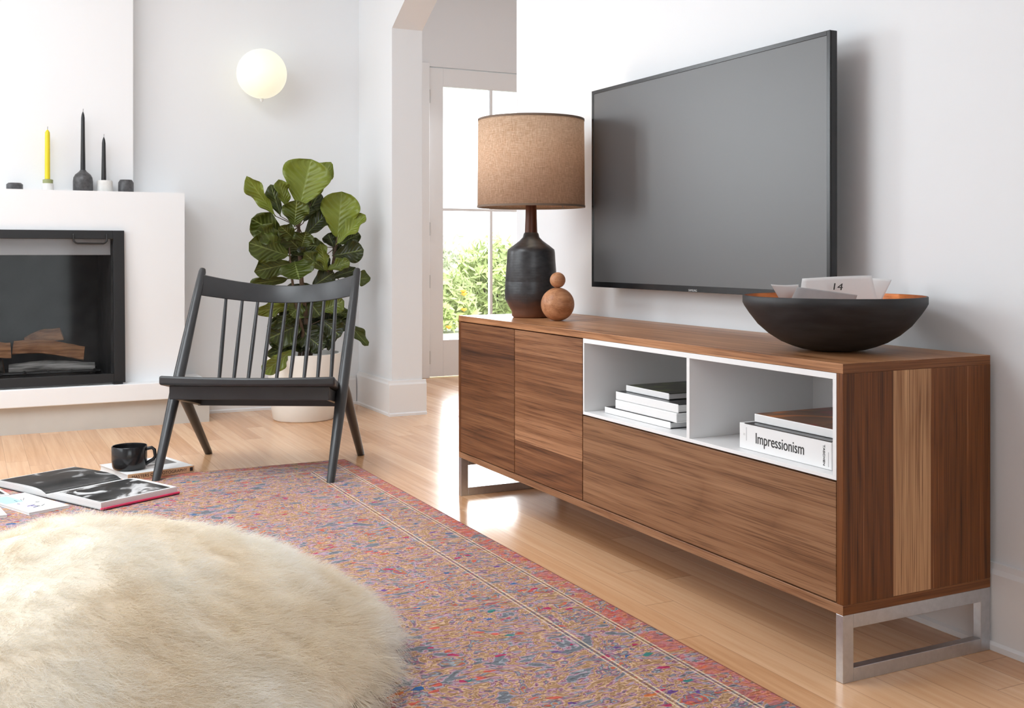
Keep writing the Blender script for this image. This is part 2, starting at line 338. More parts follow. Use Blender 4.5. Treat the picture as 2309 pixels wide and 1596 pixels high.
# ------------------------------------------------------------------ mesh helpers
class MB:
    def __init__(s): s.v = []; s.f = []; s.uv = {}; s.tone = []
    def add(s, vs, fs):
        o = len(s.v); s.v += [Vector(v) for v in vs]; s.f += [tuple(o+i for i in f) for f in fs]; return s
    def box(s, x0, x1, y0, y1, z0, z1):
        return s.add([(x, y, z) for z in (z0, z1) for y in (y0, y1) for x in (x0, x1)],
                     [(0, 2, 3, 1), (4, 5, 7, 6), (0, 1, 5, 4), (2, 6, 7, 3), (0, 4, 6, 2), (1, 3, 7, 5)])
    def tube(s, pts, rad, n=16, caps=True, flat=1.0):
        pts = [Vector(p) for p in pts]; k = len(pts)
        if not isinstance(rad, (list, tuple)): rad = [rad]*k
        ref = None; rings = []
        for i, p in enumerate(pts):
            d = (pts[min(i+1, k-1)]-pts[max(i-1, 0)]).normalized()
            if ref is None: ref = d.orthogonal().normalized() if abs(d.z) > .9 else d.cross(Vector((0, 0, 1))).normalized()
            a = (ref-d*ref.dot(d)).normalized(); b = d.cross(a); ref = a
            rings.append([p+(a*math.cos(2*PI*j/n)+b*math.sin(2*PI*j/n)*flat)*rad[i] for j in range(n)])
        vs = [q for r in rings for q in r]
        fs = [(i*n+j, i*n+(j+1) % n, (i+1)*n+(j+1) % n, (i+1)*n+j) for i in range(k-1) for j in range(n)]
        if caps: fs += [tuple(range(n-1, -1, -1)), tuple((k-1)*n+j for j in range(n))]
        return s.add(vs, fs)
    def lathe(s, prof, c=(0, 0, 0), n=48, capb=True, capt=True):
        c = Vector(c); vs = [c+Vector((r*math.cos(2*PI*j/n), r*math.sin(2*PI*j/n), z)) for r, z in prof for j in range(n)]
        k = len(prof)
        fs = [(i*n+j, i*n+(j+1) % n, (i+1)*n+(j+1) % n, (i+1)*n+j) for i in range(k-1) for j in range(n)]
        if capb: fs.append(tuple(range(n-1, -1, -1)))
        if capt: fs.append(tuple((k-1)*n+j for j in range(n)))
        return s.add(vs, fs)
    def prism(s, poly, ext):  # poly: 3D points, ext: vector
        n = len(poly); e = Vector(ext); a = [Vector(p) for p in poly]
        return s.add(a+[p+e for p in a], [tuple(range(n-1, -1, -1)), tuple(range(n, 2*n))]+[(i, (i+1) % n, n+(i+1) % n, n+i) for i in range(n)])
    def build(s, name, m, parent=None, bevel=0, smooth=False, seg=2, subs=0, world=True):
        off = Vector((0, 0, 0))
        if parent is not None and world:
            r = parent
            while r.parent: r = r.parent
            off = Vector(r.location)
        me = bpy.data.meshes.new(name)
        me.from_pydata([tuple(v-off) for v in s.v], [], s.f); me.update()
        bm = bmesh.new(); bm.from_mesh(me); bmesh.ops.recalc_face_normals(bm, faces=bm.faces); bm.to_mesh(me); bm.free()
        for mm in (m if isinstance(m, (list, tuple)) else [m]): me.materials.append(mm)
        o = bpy.data.objects.new(name, me); COL.objects.link(o)
        if parent is not None: o.parent = parent
        if smooth:
            for p in me.polygons: p.use_smooth = True
        if bevel:
            md = o.modifiers.new('bevel', 'BEVEL'); md.width = bevel; md.segments = seg; md.limit_method = 'ANGLE'; md.angle_limit = math.radians(40)
            md.harden_normals = False
        if subs:
            md = o.modifiers.new('subd', 'SUBSURF'); md.levels = md.render_levels = subs
        return o
def autosmooth(o, ang=40):
    for p in o.data.polygons: p.use_smooth = True
    o.data.set_sharp_from_angle(angle=math.radians(ang)); return o
def thing(name, label, cat, loc=(0, 0, 0), rotz=0, group=None):
    o = bpy.data.objects.new(name, None); COL.objects.link(o); o.location = loc; o.rotation_euler = (0, 0, rotz)
    o.empty_display_size = .05; o['label'] = label; o['category'] = cat
    if group: o['group'] = group
    return o
def tag(o, label, cat, group=None):
    o['label'] = label; o['category'] = cat
    if group: o['group'] = group
    return o
def struct(o, label=None):
    o['kind'] = 'structure'
    if label: o['label'] = label
    return o
def text(name, body, m, parent, mat4, size, align='LEFT', ext=.0003, xs=1.0, world=True):
    cu = bpy.data.curves.new(name, 'FONT'); cu.body = body; cu.size = size; cu.align_x = align; cu.align_y = 'CENTER'; cu.extrude = ext
    tmp = bpy.data.objects.new('tmp', cu); COL.objects.link(tmp)
    dg = bpy.context.evaluated_depsgraph_get(); dg.update()
    me = bpy.data.meshes.new_from_object(tmp.evaluated_get(dg)); bpy.data.objects.remove(tmp); bpy.data.curves.remove(cu)
    me.name = name
    me.transform(Matrix.Diagonal((xs, 1, 1, 1))); me.transform(mat4)
    if world and parent is not None:
        r = parent
        while r.parent: r = r.parent
        me.transform(Matrix.Translation(-Vector(r.location)))
    me.materials.clear(); me.materials.append(m)
    o = bpy.data.objects.new(name, me); COL.objects.link(o)
    if parent is not None: o.parent = parent
    return o
def frame4(o, x, y):  # matrix from origin, text right, text up
    x = Vector(x).normalized(); y = Vector(y).normalized(); z = x.cross(y)
    m = Matrix((x, y, z)).transposed().to_4x4(); m.translation = Vector(o); return m
def un(px, py, ax, v):   # photo pixel -> point on the world plane coordinate[ax] = v
    F = Vector((math.sin(YAW), math.cos(YAW), 0)); R = Vector((math.cos(YAW), -math.sin(YAW), 0)); E = Vector(cam.location)
    d = F+R*((px-1154.5)/2448)+Vector((0, 0, (570.65-py)/2448))
    return E+d*((v-E[ax])/d[ax])

# ------------------------------------------------------------------ room shell
XW, YB, XL, YR, ZC = .44, 4.28, -3.6, -3.6, 2.75
JY0, JY1, JX = 2.297, 3.742, .61          # passage opening in the right wall, wall back face
HX1, HY0, HY1 = 3.0, 1.0, 5.267           # hallway beyond
struct(MB().box(XL, HX1, YR, HY1+.25, -.12, 0).build('floor', M_floor))
kx0, kx1, ky0, ky1 = -3.0, -1.4, .7, 2.7   # opening of the added skylight that brightens the floor
c = MB().box(XL-.15, kx0, YR-.15, HY1+.15, ZC, ZC+.1).box(kx1, HX1+.1, YR-.15, HY1+.15, ZC, ZC+.1).box(kx0, kx1, YR-.15, ky0, ZC, ZC+.1).box(kx0, kx1, ky1, HY1+.15, ZC, ZC+.1)
c.box(kx0-.03, kx0, ky0, ky1, ZC+.1, ZC+.3).box(kx1, kx1+.03, ky0, ky1, ZC+.1, ZC+.3).box(kx0, kx1, ky0-.03, ky0, ZC+.1, ZC+.3).box(kx0, kx1, ky1, ky1+.03, ZC+.1, ZC+.3)
struct(c.build('ceiling', M_ceil))
g_ = MB().box(kx0, kx1, ky0, ky1, ZC+.25, ZC+.256).build('added_skylight_pane', glass_mat()); struct(g_)  # pane of the added skylight, out of view
# left wall with a window opening
w = MB(); wy0, wy1, wz0, wz1 = .65, 3.25, .92, 2.6
w.box(XL-.15, XL, YR, wy0, 0, ZC).box(XL-.15, XL, wy1, YB+.15, 0, ZC).box(XL-.15, XL, wy0, wy1, 0, wz0).box(XL-.15, XL, wy0, wy1, wz1, ZC)
struct(w.build('wall_left', M_wall))
w = MB(); w.box(XL, -2.75, YR-.15, YR, 0, ZC).box(-.45, HX1, YR-.15, YR, 0, ZC).box(-2.75, -.45, YR-.15, YR, 0, .85).box(-2.75, -.45, YR-.15, YR, 2.35, ZC)
struct(w.build('wall_rear', M_wall))
# back wall: window left of the chimney, hole for the firebox
FX0, FX1, FZ0, FZ1 = -1.95, -.90, .225, .935
bx0, bx1, bz0, bz1 = -3.05, -2.15, .95, 2.25
w = MB(); w.box(XL, bx0, YB, YB+.15, 0, ZC).box(bx0, bx1, YB, YB+.15, 0, bz0).box(bx0, bx1, YB, YB+.15, bz1, ZC)
w.box(bx1, FX0, YB, YB+.15, 0, ZC).box(FX0, FX1, YB, YB+.15, 0, FZ0).box(FX0, FX1, YB, YB+.15, FZ1, ZC).box(FX1, XW, YB, YB+.15, 0, ZC)
struct(w.build('wall_back', M_wall))
# right wall with chamfered passage opening
w = MB(); w.box(XW, JX, YR, JY0, 0, ZC).box(XW, JX, JY1, YB+.15, 0, ZC)
zs, za, run = 2.035, 2.255, .38
w.prism([(XW, JY0, zs), (XW, JY0+run, za), (XW, JY1-run, za), (XW, JY1, zs), (XW, JY1, ZC), (XW, JY0, ZC)], (JX-XW, 0, 0))
struct(w.build('wall_right', M_wall))
# hallway shell
struct(MB().box(JX, HX1, HY0-.15, HY0, 0, ZC).build('wall_hall_near', M_hall))
struct(MB().box(HX1, HX1+.1, HY0-.15, HY1+.1, 0, ZC).build('wall_hall_side', M_hall))
DX0, DX1, DZ = 1.273, 2.19, 2.135
w = MB(); w.box(XW, DX0, HY1, HY1+.15, 0, ZC).box(DX1, HX1, HY1, HY1+.15, 0, ZC).box(DX0, DX1, HY1, HY1+.15, DZ, ZC)
struct(w.build('wall_hall_back', M_hall))
struct(MB().box(XW-.001+.17, JX+.02, YB+.15, HY1, 0, ZC).build('wall_hall_left', M_hall))
# baseboards (profiled: board + cap)
def baseboard(name, p0, p1, nrm, h=.185, t=.015):
    p0, p1, n = Vector(p0), Vector(p1), Vector(nrm)
    prof = [(0, 0), (t+.006, 0), (t+.006, .012), (t, .018), (t, h-.022), (t-.006, h-.012), (t-.008, h), (0, h)]
    w = MB(); w.prism([p0+n*a+Vector((0, 0, b)) for a, b in prof], p1-p0); return struct(w.build(name, M_trim))
baseboard('baseboard_right', (XW, YR+.02, 0), (XW, JY0, 0), (-1, 0, 0))
baseboard('baseboard_right_far', (XW, JY1+.0, 0), (XW, YB, 0), (-1, 0, 0))
baseboard('baseboard_jamb', (XW-.021, JY1, 0), (JX+.02, JY1, 0), (0, -1, 0))
baseboard('baseboard_back', (-.44, YB, 0), (XW-.021, YB, 0), (0, -1, 0), h=.16)
baseboard('baseboard_left', (XL, YR, 0), (XL, YB, 0), (1, 0, 0))
baseboard('baseboard_hall', (JX+.02, HY1, 0), (DX0-.075, HY1, 0), (0, -1, 0))
# door casing
c = MB().box(DX0-.06, DX0, HY1-.018, HY1+.001, 0, DZ+.02).box(DX1, DX1+.06, HY1-.018, HY1+.001, 0, DZ+.02)
struct(c.build('trim_1', M_trim, bevel=.004))
# windows (room side, plus the added rear one): frames with panes
def window(name, axis, at, a0, a1, z0, z1, thick=.05):
    def bx(mb, s0, s1, y0, y1, dd=0):
        lo, hi = at-thick/2+dd, at+thick/2-dd
        if axis == 0: mb.box(lo, hi, s0, s1, y0, y1)
        else: mb.box(s0, s1, lo, hi, y0, y1)
    f = MB(); w_ = .06
    bx(f, a0, a0+w_, z0, z1); bx(f, a1-w_, a1, z0, z1); bx(f, a0+w_, a1-w_, z0, z0+w_); bx(f, a0+w_, a1-w_, z1-w_, z1)
    mid = (a0+a1)/2; bx(f, mid-.02, mid+.02, z0+w_, z1-w_)
    fo = struct(f.build(name, M_trim)); g = MB(); bx(g, a0+w_, a1-w_, z0+w_, z1-w_, thick*.46)
    g.build('glass_pane', M_glass, fo); return fo
window('window_1', 0, XL-.03, wy0, wy1, wz0, wz1)
window('window_2', 1, YB+.03, bx0, bx1, bz0, bz1)
window('added_rear_window', 1, YR-.03, -2.75, -.45, .85, 2.35)

# hall glass door
d = bpy.data.objects.new('door_1', None); COL.objects.link(d); d.location = (DX0, HY1, 0); struct(d)
gx0, gx1, gz0, gz1 = 1.385, 2.08, .255, 2.005
y0, y1 = HY1+.012, HY1+.052
f = MB().box(DX0+.004, gx0, y0, y1, .006, DZ-.006).box(gx1, DX1-.004, y0, y1, .006, DZ-.006).box(gx0, gx1, y0, y1, gz1, DZ-.006).box(gx0, gx1, y0, y1, .006, gz0)
f.build('door_frame', M_trim, d, bevel=.002)
mu = MB().box(1.745, 1.765, y0+.005, y1-.005, gz0, gz1)
mu.build('muntin', M_trim, d); MB().box(gx0, 1.745, y0+.005, y1-.005, 1.147, 1.165).box(1.765, gx1, y0+.005, y1-.005, 1.147, 1.165).build('muntin', M_trim, d)
MB().box(gx0, gx1, y0+.017, y0+.022, gz0, gz1).build('glass_pane', M_glass, d)
for pz in (1.93, 1.02, .66, .14):
    MB().tube([(DX0+.004, HY1+.004, pz-.045), (DX0+.004, HY1+.004, pz+.045)], .0075, 10).build('hinge', M_brass, d)

# outside
o = MB().box(-1, 14, HY1+.26, 22, -.15, -.02).build('patio', M_patio); struct(o)
def shrub(cx, cy, rx, ry, z0, z1, n, col, label, flowers=0):
    t = thing('garden_shrub', label, 'shrub', (cx, cy, -.02), group='garden shrubs outside the glass door')
    rr = random.Random(int(cx*100)); w = MB()
    for i in range(n):
        a = rr.uniform(0, 2*PI); u = rr.uniform(-1, 1); r = rr.uniform(.55, 1)**.5; s = math.sqrt(1-u*u)
        k = 1+.25*math.sin(3*a+cx)+.18*math.sin(7*a+u*5)
        p = Vector((cx+rx*r*s*k*math.cos(a), cy+ry*r*s*math.sin(a), (z0+z1)/2+(z1-z0)/2*r*u*k))
        if p.z < .02: continue
        L = rr.uniform(.05, .09); q = Vector((rr.gauss(0, 1), rr.gauss(0, 1), rr.gauss(.3, 1))).normalized(); e = q.orthogonal().normalized()*L*.35
        w.add([p-q*L, p+e, p+q*L, p-e], [(0, 1, 2, 3)])
    w.build('foliage', col, t)
    st = MB()
    for i in range(5):
        a = i*1.25; st.tube([(cx+.03*math.cos(a), cy+.03*math.sin(a), -.02), (cx+rx*.4*math.cos(a), cy+ry*.4*math.sin(a), (z0+z1)*.5)], [.015, .008], 8)
    st.build('branches', M_bstem, t)
    if flowers:
        for i in range(flowers):
            fw = MB()
            a = rr.uniform(0, 2*PI); p = Vector((cx+rx*.8*math.cos(a), cy-ry*.8, rr.uniform(z0+.15, z1-.1)))
            fw.lathe([(.004, -.02), (.035, 0), (.03, .015)], p, 8).build('flower', M_orangeflower, t)
M_sg1 = plain('shrub_leaves_pale', (.62, .70, .32), .6, noise=.3, nscale=3)
M_sg2 = plain('shrub_leaves_grey', (.72, .76, .55), .6, noise=.3, nscale=3)
shrub(2.95, 9.5, .5, .35, -.1, .62, 2600, M_sg1, 'low yellow-green garden shrub outside the left pane of the glass door', 5)
shrub(4.15, 10.1, .5, .4, .0, .95, 3000, M_sg1, 'taller bright green garden shrub seen just left of the lamp base', 4)
shrub(3.4, 11.4, 1.3, .5, .0, 1.0, 4200, M_sg2, 'wide pale hedge-like shrub at the rear of the garden')

# ------------------------------------------------------------------ fireplace
FY, BY = 4.05, 4.17
t = thing('fireplace', 'white plaster fireplace with raised hearth and narrower chimney breast', 'fireplace', (-1.3, 4.1, 0))
s = MB(); X0, X1 = -2.08, -.563
MZ = 1.160
s.box(X0, FX0, FY, YB, .215, MZ).box(FX1, X1, FY, YB, .215, MZ).box(FX0, FX1, FY, YB, FZ1, MZ).box(FX0, FX1, FY, YB, .215, FZ0)
s.build('surround', M_plast, t)
MB().box(-1.95, -.795, BY, YB, MZ, ZC-.001).build('chimney_breast', M_plast, t, bevel=.004)
MB().box(-2.3, -.462, 3.95, YB, .130, .215).build('hearth_slab', M_plast, t, bevel=.004)
MB().box(-2.28, -.452, 3.985, YB, .0, .130).build('hearth_plinth', M_plinth, t)
fb = MB().box(FX0-.03, FX0, YB+.151, 4.85, FZ0-.03, FZ1+.03).box(FX1, FX1+.03, YB+.151, 4.85, FZ0-.03, FZ1+.03).box(FX0, FX1, 4.82, 4.85, FZ0, FZ1)
fb.box(FX0, FX1, YB+.151, 4.82, FZ0-.03, FZ0).box(FX0, FX1, YB+.151, 4.82, FZ1, FZ1+.03)
fb.box(FX0-.0, FX0+.012, FY+.03, YB+.151, FZ0, FZ1).box(FX1-.012, FX1, FY+.03, YB+.151, FZ0, FZ1).box(FX0+.012, FX1-.012, FY+.03, YB+.151, FZ0, FZ0+.004).box(FX0+.012, FX1-.012, FY+.03, YB+.151, FZ1-.004, FZ1)
fb.build('firebox', M_darkint, t)
MB().box(FX0+.014, FX1-.014, FY+.035, FY+.05, .845, .93).build('smoke_hood', M_hood, t, bevel=.002)
# leaning glass screen
sc = thing('fireplace_screen', 'black metal framed glass fire screen leaning on the white surround', 'fire screen', (-1.4, 3.985, .215))
tilt = .052/.75
def scr(mb, x0, x1, z0, z1, ya=-.012, yb=.012):
    base = 3.988
    vs = []
    for z in (z0, z1):
        for y in (ya, yb):
            for x in (x0, x1): vs.append((x, base+y+(z-.215)*tilt, z))
    return mb.add(vs, [(0, 2, 3, 1), (4, 5, 7, 6), (0, 1, 5, 4), (2, 6, 7, 3), (0, 4, 6, 2), (1, 3, 7, 5)])
sx0, sx1, sz0, sz1 = -1.99, -.857, .222, .966
fr = MB(); scr(fr, sx0, sx0+.05, sz0, sz1); scr(fr, sx1-.052, sx1, sz0, sz1); scr(fr, sx0+.05, sx1-.052, sz1-.042, sz1); scr(fr, sx0+.05, sx1-.052, sz0, sz0+.045)
fr.build('frame', M_black, sc, bevel=.002)
gl = MB(); scr(gl, sx0+.05, sx1-.052, sz0+.045, sz1-.042, -.002, .002); gl.build('glass_pane', M_soot, sc)
h = MB(); yy = 3.988+.05; z_t, z_b = .945, .902
h.tube([(-1.092, yy-.012, z_t), (-1.092, yy-.035, z_t), (-1.092, yy-.04, z_b+.012), (-1.083, yy-.041, z_b+.003), (-1.075, yy-.041, z_b), (-.958, yy-.041, z_b), (-.95, yy-.041, z_b+.003), (-.941, yy-.04, z_b+.012), (-.941, yy-.035, z_t), (-.941, yy-.012, z_t)], .0045, 10)
autosmooth(h.build('handle', M_black, sc))
MB().box(-.915, -.87, 3.962, 4.005, .2155, .2235).build('foot', M_black, sc, bevel=.002); MB().box(-1.95, -1.90, 3.962, 4.005, .2155, .2235).build('foot', M_black, sc, bevel=.002)
# grate and logs
gt = thing('fire_grate', 'black iron grate under the logs inside the fireplace', 'fire grate', (-1.28, 4.45, FZ0))
g = MB()
for i in range(7):
    x = -1.62+i*.11; g.tube([(x, 4.36, .25), (x, 4.62, .25)], .008, 8)
g.tube([(-1.65, 4.38, .245), (-.93, 4.38, .245)], .009, 8).tube([(-1.65, 4.6, .245), (-.93, 4.6, .245)], .009, 8)
g.build('bars', M_black, gt); 
for x in (-1.6, -.98):
    for y in (4.38, 4.6): MB().tube([(x, y, FZ0+.005), (x, y, .245)], .008, 8).build('foot', M_black, gt)
def log(label, p0, p1, r, m, split=False, seed=1):
    p0, p1 = Vector(p0), Vector(p1); rr = random.Random(seed); t_ = thing('firewood_log', label, 'log', (p0+p1)/2, group=None)
    n, k = 18, 12; d = (p1-p0); ax = d.normalized(); a = ax.cross(Vector((0, 0, 1))).normalized(); b = a.cross(ax)
    w = MB(); vs = []
    prof = []
    for j in range(n):
        th = 2*PI*j/n
        if split:  # wedge section
            q = [(-1, -.75), (1, -.75), (.9, .1), (.1, .85), (-.9, .35)]
            s_ = j/n*5; i0 = int(s_); f = s_-i0; A, B = q[i0], q[(i0+1) % 5]; x, y = A[0]+(B[0]-A[0])*f, A[1]+(B[1]-A[1])*f
        else: x, y = math.cos(th), math.sin(th)
        prof.append((x*(1+rr.uniform(-.05, .05)), y*(1+rr.uniform(-.05, .05))))
    for i in range(k+1):
        bend = Vector((0, 0, .012*math.sin(i/k*PI*1.3)))
        for x, y in prof: vs.append(p0+d*(i/k)+bend+(a*x+b*y)*r*(1+rr.uniform(-.05, .05)))
    fs = [(i*n+j, i*n+(j+1) % n, (i+1)*n+(j+1) % n, (i+1)*n+j) for i in range(k) for j in range(n)]
    w.add(vs, fs); autosmooth(w.build('bark' if not split else 'split_side', m, t_), 50)
    MB().add(vs[:n], [tuple(range(n))]).build('cut_end', M_log, t_); MB().add(vs[-n:], [tuple(range(n))]).build('cut_end', M_log, t_)
def onp(px, py, y): return tuple(un(px, py, 1, y))
log('grey bark log lying lowest in the fireplace', onp(20, 836, 4.45), onp(214, 826, 4.42), .032, M_birch, seed=2)
log('grey bark log at the left of the lowest layer', onp(-120, 842, 4.52), onp(8, 822, 4.5), .042, M_bark, seed=3)
log('long split orange-brown log lying level on the grey log', onp(30, 784, 4.50), onp(190, 792, 4.46), .043, M_log, True, 4)
log('split log tilted up on top of the stack', onp(60, 776, 4.62), onp(140, 748, 4.60), .045, M_log, True, 5)
log('brown split log at the left edge of the stack', onp(-110, 796, 4.44), onp(24, 786, 4.44), .050, M_log, True, 6)

# mantel objects
def on_mantel(px): p = un(px, 430, 1, 4.11); return p.x
def candleholder_votive(px, r, h, label, m):
    x = on_mantel(px); t_ = thing('votive_holder', label, 'candle holder', (x, 4.11, MZ))
    w = MB().lathe([(r*.96, 0), (r, .004), (r, h*.78), (r*.8, h*.97), (r*.78, h), (r*.66, h), (r*.64, h*.6), (.001, h*.55)], (x, 4.11, MZ), 40, True, False)
    autosmooth(w.build('cup', m, t_)); w = MB().lathe([(r*.6, h*.56), (r*.6, h*.86), (.002, h*.87)], (x, 4.11, MZ), 32, True, False)
    autosmooth(w.build('wax', M_blackwax, t_))
candleholder_votive(284, .037, .062, 'dark grey votive holder at the right end of the mantel', M_charcer)
candleholder_votive(33, .037, .032, 'low black dish at the left of the mantel', M_charcer)
def taper(px, ztop, zbot, r, m, label, wick=True, rt=None):
    x = on_mantel(px); t_ = thing('taper_candle', label, 'candle', (x, 4.11, zbot)); rt = rt or r*.55
    w = MB().lathe([(r, zbot), (r, zbot+(ztop-zbot)*.1), (rt+(r-rt)*.4, ztop-.03), (rt, ztop-.014), (rt*.5, ztop-.004), (.0015, ztop)] if wick else [(r, zbot), (r, ztop-.002), (r*.9, ztop)], (x, 4.11, 0), 24)
    autosmooth(w.build('wax', m, t_)); 
    w = MB().tube([(x, 4.11, ztop-.002), (x+.001, 4.11, ztop+.015)], .0012, 6); w.build('wick', M_wick, t_)
zz = lambda py: .8546+(570.65-py)*un(200, 400, 1, 4.11).y*0+(570.65-py)/2448*((Vector((on_mantel(187), 4.11, 0))-Vector((cam.location.x, cam.location.y, 0))).dot(Vector((math.sin(YAW), math.cos(YAW), 0))))
x = on_mantel(187); t_ = thing('candle_holder', 'rounded dark grey bell-shaped candle holder in the middle of the mantel', 'candle holder', (x, 4.11, MZ))
w = MB().lathe([(.044, 0), (.0465, .004), (.0465, .05), (.044, .067), (.036, .082), (.024, .092), (.015, .100), (.0145, .104), (.0125, .104), (.012, .085), (.001, .085)], (x, 4.11, MZ), 40, True, False)
autosmooth(w.build('body', M_charcer, t_), 60)
taper(187, zz(252), MZ+.086, .0115, M_blackwax, 'tallest black taper candle standing in the bell-shaped holder')
x = on_mantel(236); t_ = thing('candle_holder', 'pale stone block candle holder under the short black taper', 'candle holder', (x, 4.11, MZ))
w = MB().lathe([(.036, 0), (.038, .003), (.037, .05), (.033, .056), (.014, .056), (.0125, .054), (.012, .038), (.001, .038)], (x, 4.11, MZ), 36, True, False); autosmooth(w.build('body', M_whtcer, t_))
taper(234, zz(307), MZ+.039, .0118, M_blackwax, 'shorter black taper candle near the right end of the mantel')
x = on_mantel(108); t_ = thing('candle_holder', 'small white and green glazed holder under the yellow candle', 'candle holder', (x, 4.11, MZ))
M_gr = plain('green_glaze', srgb(150, 158, 110), .35)
w = MB().lathe([(.026, 0), (.027, .003), (.026, .03), (.0235, .034)], (x, 4.11, MZ), 32); autosmooth(w.build('base', M_whtcer, t_))
w = MB().lathe([(.0235, .034), (.024, .052), (.0145, .055), (.0128, .053), (.0125, .036), (.001, .036)], (x, 4.11, MZ), 32, True, False); autosmooth(w.build('collar', M_gr, t_))
taper(107, zz(296), MZ+.037, .0122, M_yellow, 'yellow taper candle on the mantel', True, .011)

# sconce
sx, sy, sz_ = -.155, 4.11, 1.805
t = thing('wall_sconce', 'round frosted globe wall light glowing on the white back wall', 'wall light', (sx, YB, sz_))
M_globe = plain('frosted_globe', (.75, .73, .62), .3, emis=((1, .95, .70), .55))
w = MB(); n = 24; w.lathe([(max(.0015, .131*math.sin(PI*i/n)), -.131*math.cos(PI*i/n)) for i in range(n+1)], (sx, sy, sz_), 48)
autosmooth(w.build('globe', M_globe, t), 60)
M_wmet = plain('white_metal', (.8, .8, .78), .4)
w = MB().tube([(sx, YB-.001, sz_), (sx, YB-.02, sz_)], .06, 32).tube([(sx, YB-.02, sz_), (sx, sy+.12, sz_)], .03, 24)
autosmooth(w.build('wall_plate', M_wmet, t))
w = MB().lathe([(.006, -.148), (.009, -.14), (.008, -.13), (.016, -.126)], (sx, sy, sz_), 16); autosmooth(w.build('finial', M_wmet, t))
pl = bpy.data.lights.new('sconce_bulb', 'POINT'); pl.energy = .8; pl.color = (1, .88, .68); pl.shadow_soft_size = .13
po = bpy.data.objects.new('sconce_bulb', pl); COL.objects.link(po); po.parent = t; po.location = (0, sy-YB-.0, -.0)
pl.use_shadow = True

# ------------------------------------------------------------------ rug
tag(MB().add([(RUG['x0']-RUG['x1'], RUG['y0']-RUG['y1'], 0), (0, RUG['y0']-RUG['y1'], 0), (0, 0, 0), (RUG['x0']-RUG['x1'], 0, 0),
              (RUG['x0']-RUG['x1'], RUG['y0']-RUG['y1'], .01), (0, RUG['y0']-RUG['y1'], .01), (0, 0, .01), (RUG['x0']-RUG['x1'], 0, .01)],
             [(0, 3, 2, 1), (4, 5, 6, 7), (0, 1, 5, 4), (1, 2, 6, 5), (2, 3, 7, 6), (3, 0, 4, 7)]).build('area_rug', M_rug, bevel=.003),
    'faded pink, tan and grey-blue patterned rug on the oak floor', 'rug').location = (RUG['x1'], RUG['y1'], .0005)

# ------------------------------------------------------------------ media cabinet
CL, CD = 1.883, .42
t = thing('media_cabinet', 'long walnut media cabinet with white open niche on steel frame legs', 'cabinet', (.21, .94, 0))
T = .02
MB().box(0, CD, 0, CL, .615, .635).build('top', [M_top, M_endx], t, bevel=.0012)
MB().box(0, CD, 0, CL, .135, .155).build('bottom_panel', [M_edge, M_endx], t, bevel=.0012)
for o_ in t.children:
    for p_ in o_.data.polygons:
        if abs(p_.normal.y) > .9: p_.material_index = 1
MB().box(.0, CD, 0, .018, .155, .615).build('side_panel', M_side, t, bevel=.0008)
MB().box(.0, CD, CL-.018, CL, .155, .615).build('side_panel', M_side, t, bevel=.0008)
MB().box(.0185, CD-.012, 1.0172, 1.035, .155, .615).build('partition', M_edge, t)
MB().box(CD-.012, CD, .018, CL-.018, .155, .615).build('back_panel', M_edge, t)
MB().box(.0, .018, 1.447, 1.8635, .158, .612).build('door', M_door, t, bevel=.0008)
MB().box(.0, .018, 1.0205, 1.4435, .158, .612).build('door', M_door2, t, bevel=.0008)
MB().box(.0, .018, .0195, 1.0165, .158, .3965).build('drawer', M_drawer, t, bevel=.0008)
n = MB(); nz0, nz1, ny0, ny1 = .4005, .6145, .0185, 1.0165; th = .0125; nd_ = .392
n.box(.0, nd_, ny0, ny1, nz0, nz0+th-.004).box(.0, nd_, ny0, ny1, nz1-th, nz1).box(.0, nd_, ny0, ny0+th-.002, nz0+.0085, nz1-th).box(.0, nd_, ny1-th*.5, ny1, nz0+.0085, nz1-th)
n.box(.0, nd_, .512, .524, nz0+.0085, nz1-th).box(nd_-.006, nd_, ny0, ny1, nz0+.0085, nz1-th)
n.build('niche_lining', M_niche, t, bevel=.0006)
def legframe(y0, y1):
    a, b = .0005, CD-.001; w_ = .028
    m_ = MB().box(a, a+w_, y0, y1, .0, .135).box(b-w_, b, y0, y1, .0, .135).box(a+w_, b-w_, y0, y1, .107, .135).box(a+w_, b-w_, y0, y1, .0, .028)
    return m_.build('leg_frame', M_steel, t, bevel=.001)
legframe(.0005, .0205); legframe(CL-.0205, CL-.0005)

# ------------------------------------------------------------------ television
TX, TY0, TY1, TZ0, TZ1 = .340, .399, 1.535, .741, 1.402
t = thing('television', 'flat screen television mounted on the white wall above the cabinet', 'television', (XW, .967, 1.07))
MB().box(TX+.001, TX+.022, TY0, TY1, TZ0, TZ1).build('housing', M_tvblk, t, bevel=.002)
bz = .012
fr = MB().box(TX-.002, TX+.001, TY0, TY0+bz, TZ0, TZ1).box(TX-.002, TX+.001, TY1-bz, TY1, TZ0, TZ1).box(TX-.002, TX+.001, TY0+bz, TY1-bz, TZ1-bz, TZ1).box(TX-.002, TX+.001, TY0+bz, TY1-bz, TZ0, TZ0+.018)
fr.build('bezel', M_tvblk, t, bevel=.0008)
M_scr = plain('matte_screen', (.055, .055, .056), .42, spec=1.0, coat=.0)
MB().box(TX-.0005, TX+.001, TY0+bz, TY1-bz, TZ0+.018, TZ1-bz).build('screen', M_scr, t)
MB().box(TX+.022, TX+.055, TY0+.2, TY1-.2, TZ0+.08, TZ1-.2).build('rear_casing', M_tvblk, t, bevel=.006)
MB().box(TX+.055, XW, .85, 1.1, .95, 1.2).build('wall_mount', M_black, t)
M_logo = plain('logo_silver', (.6, .6, .6), .3, .5)
q = un(1562, 655, 0, TX-.0022)
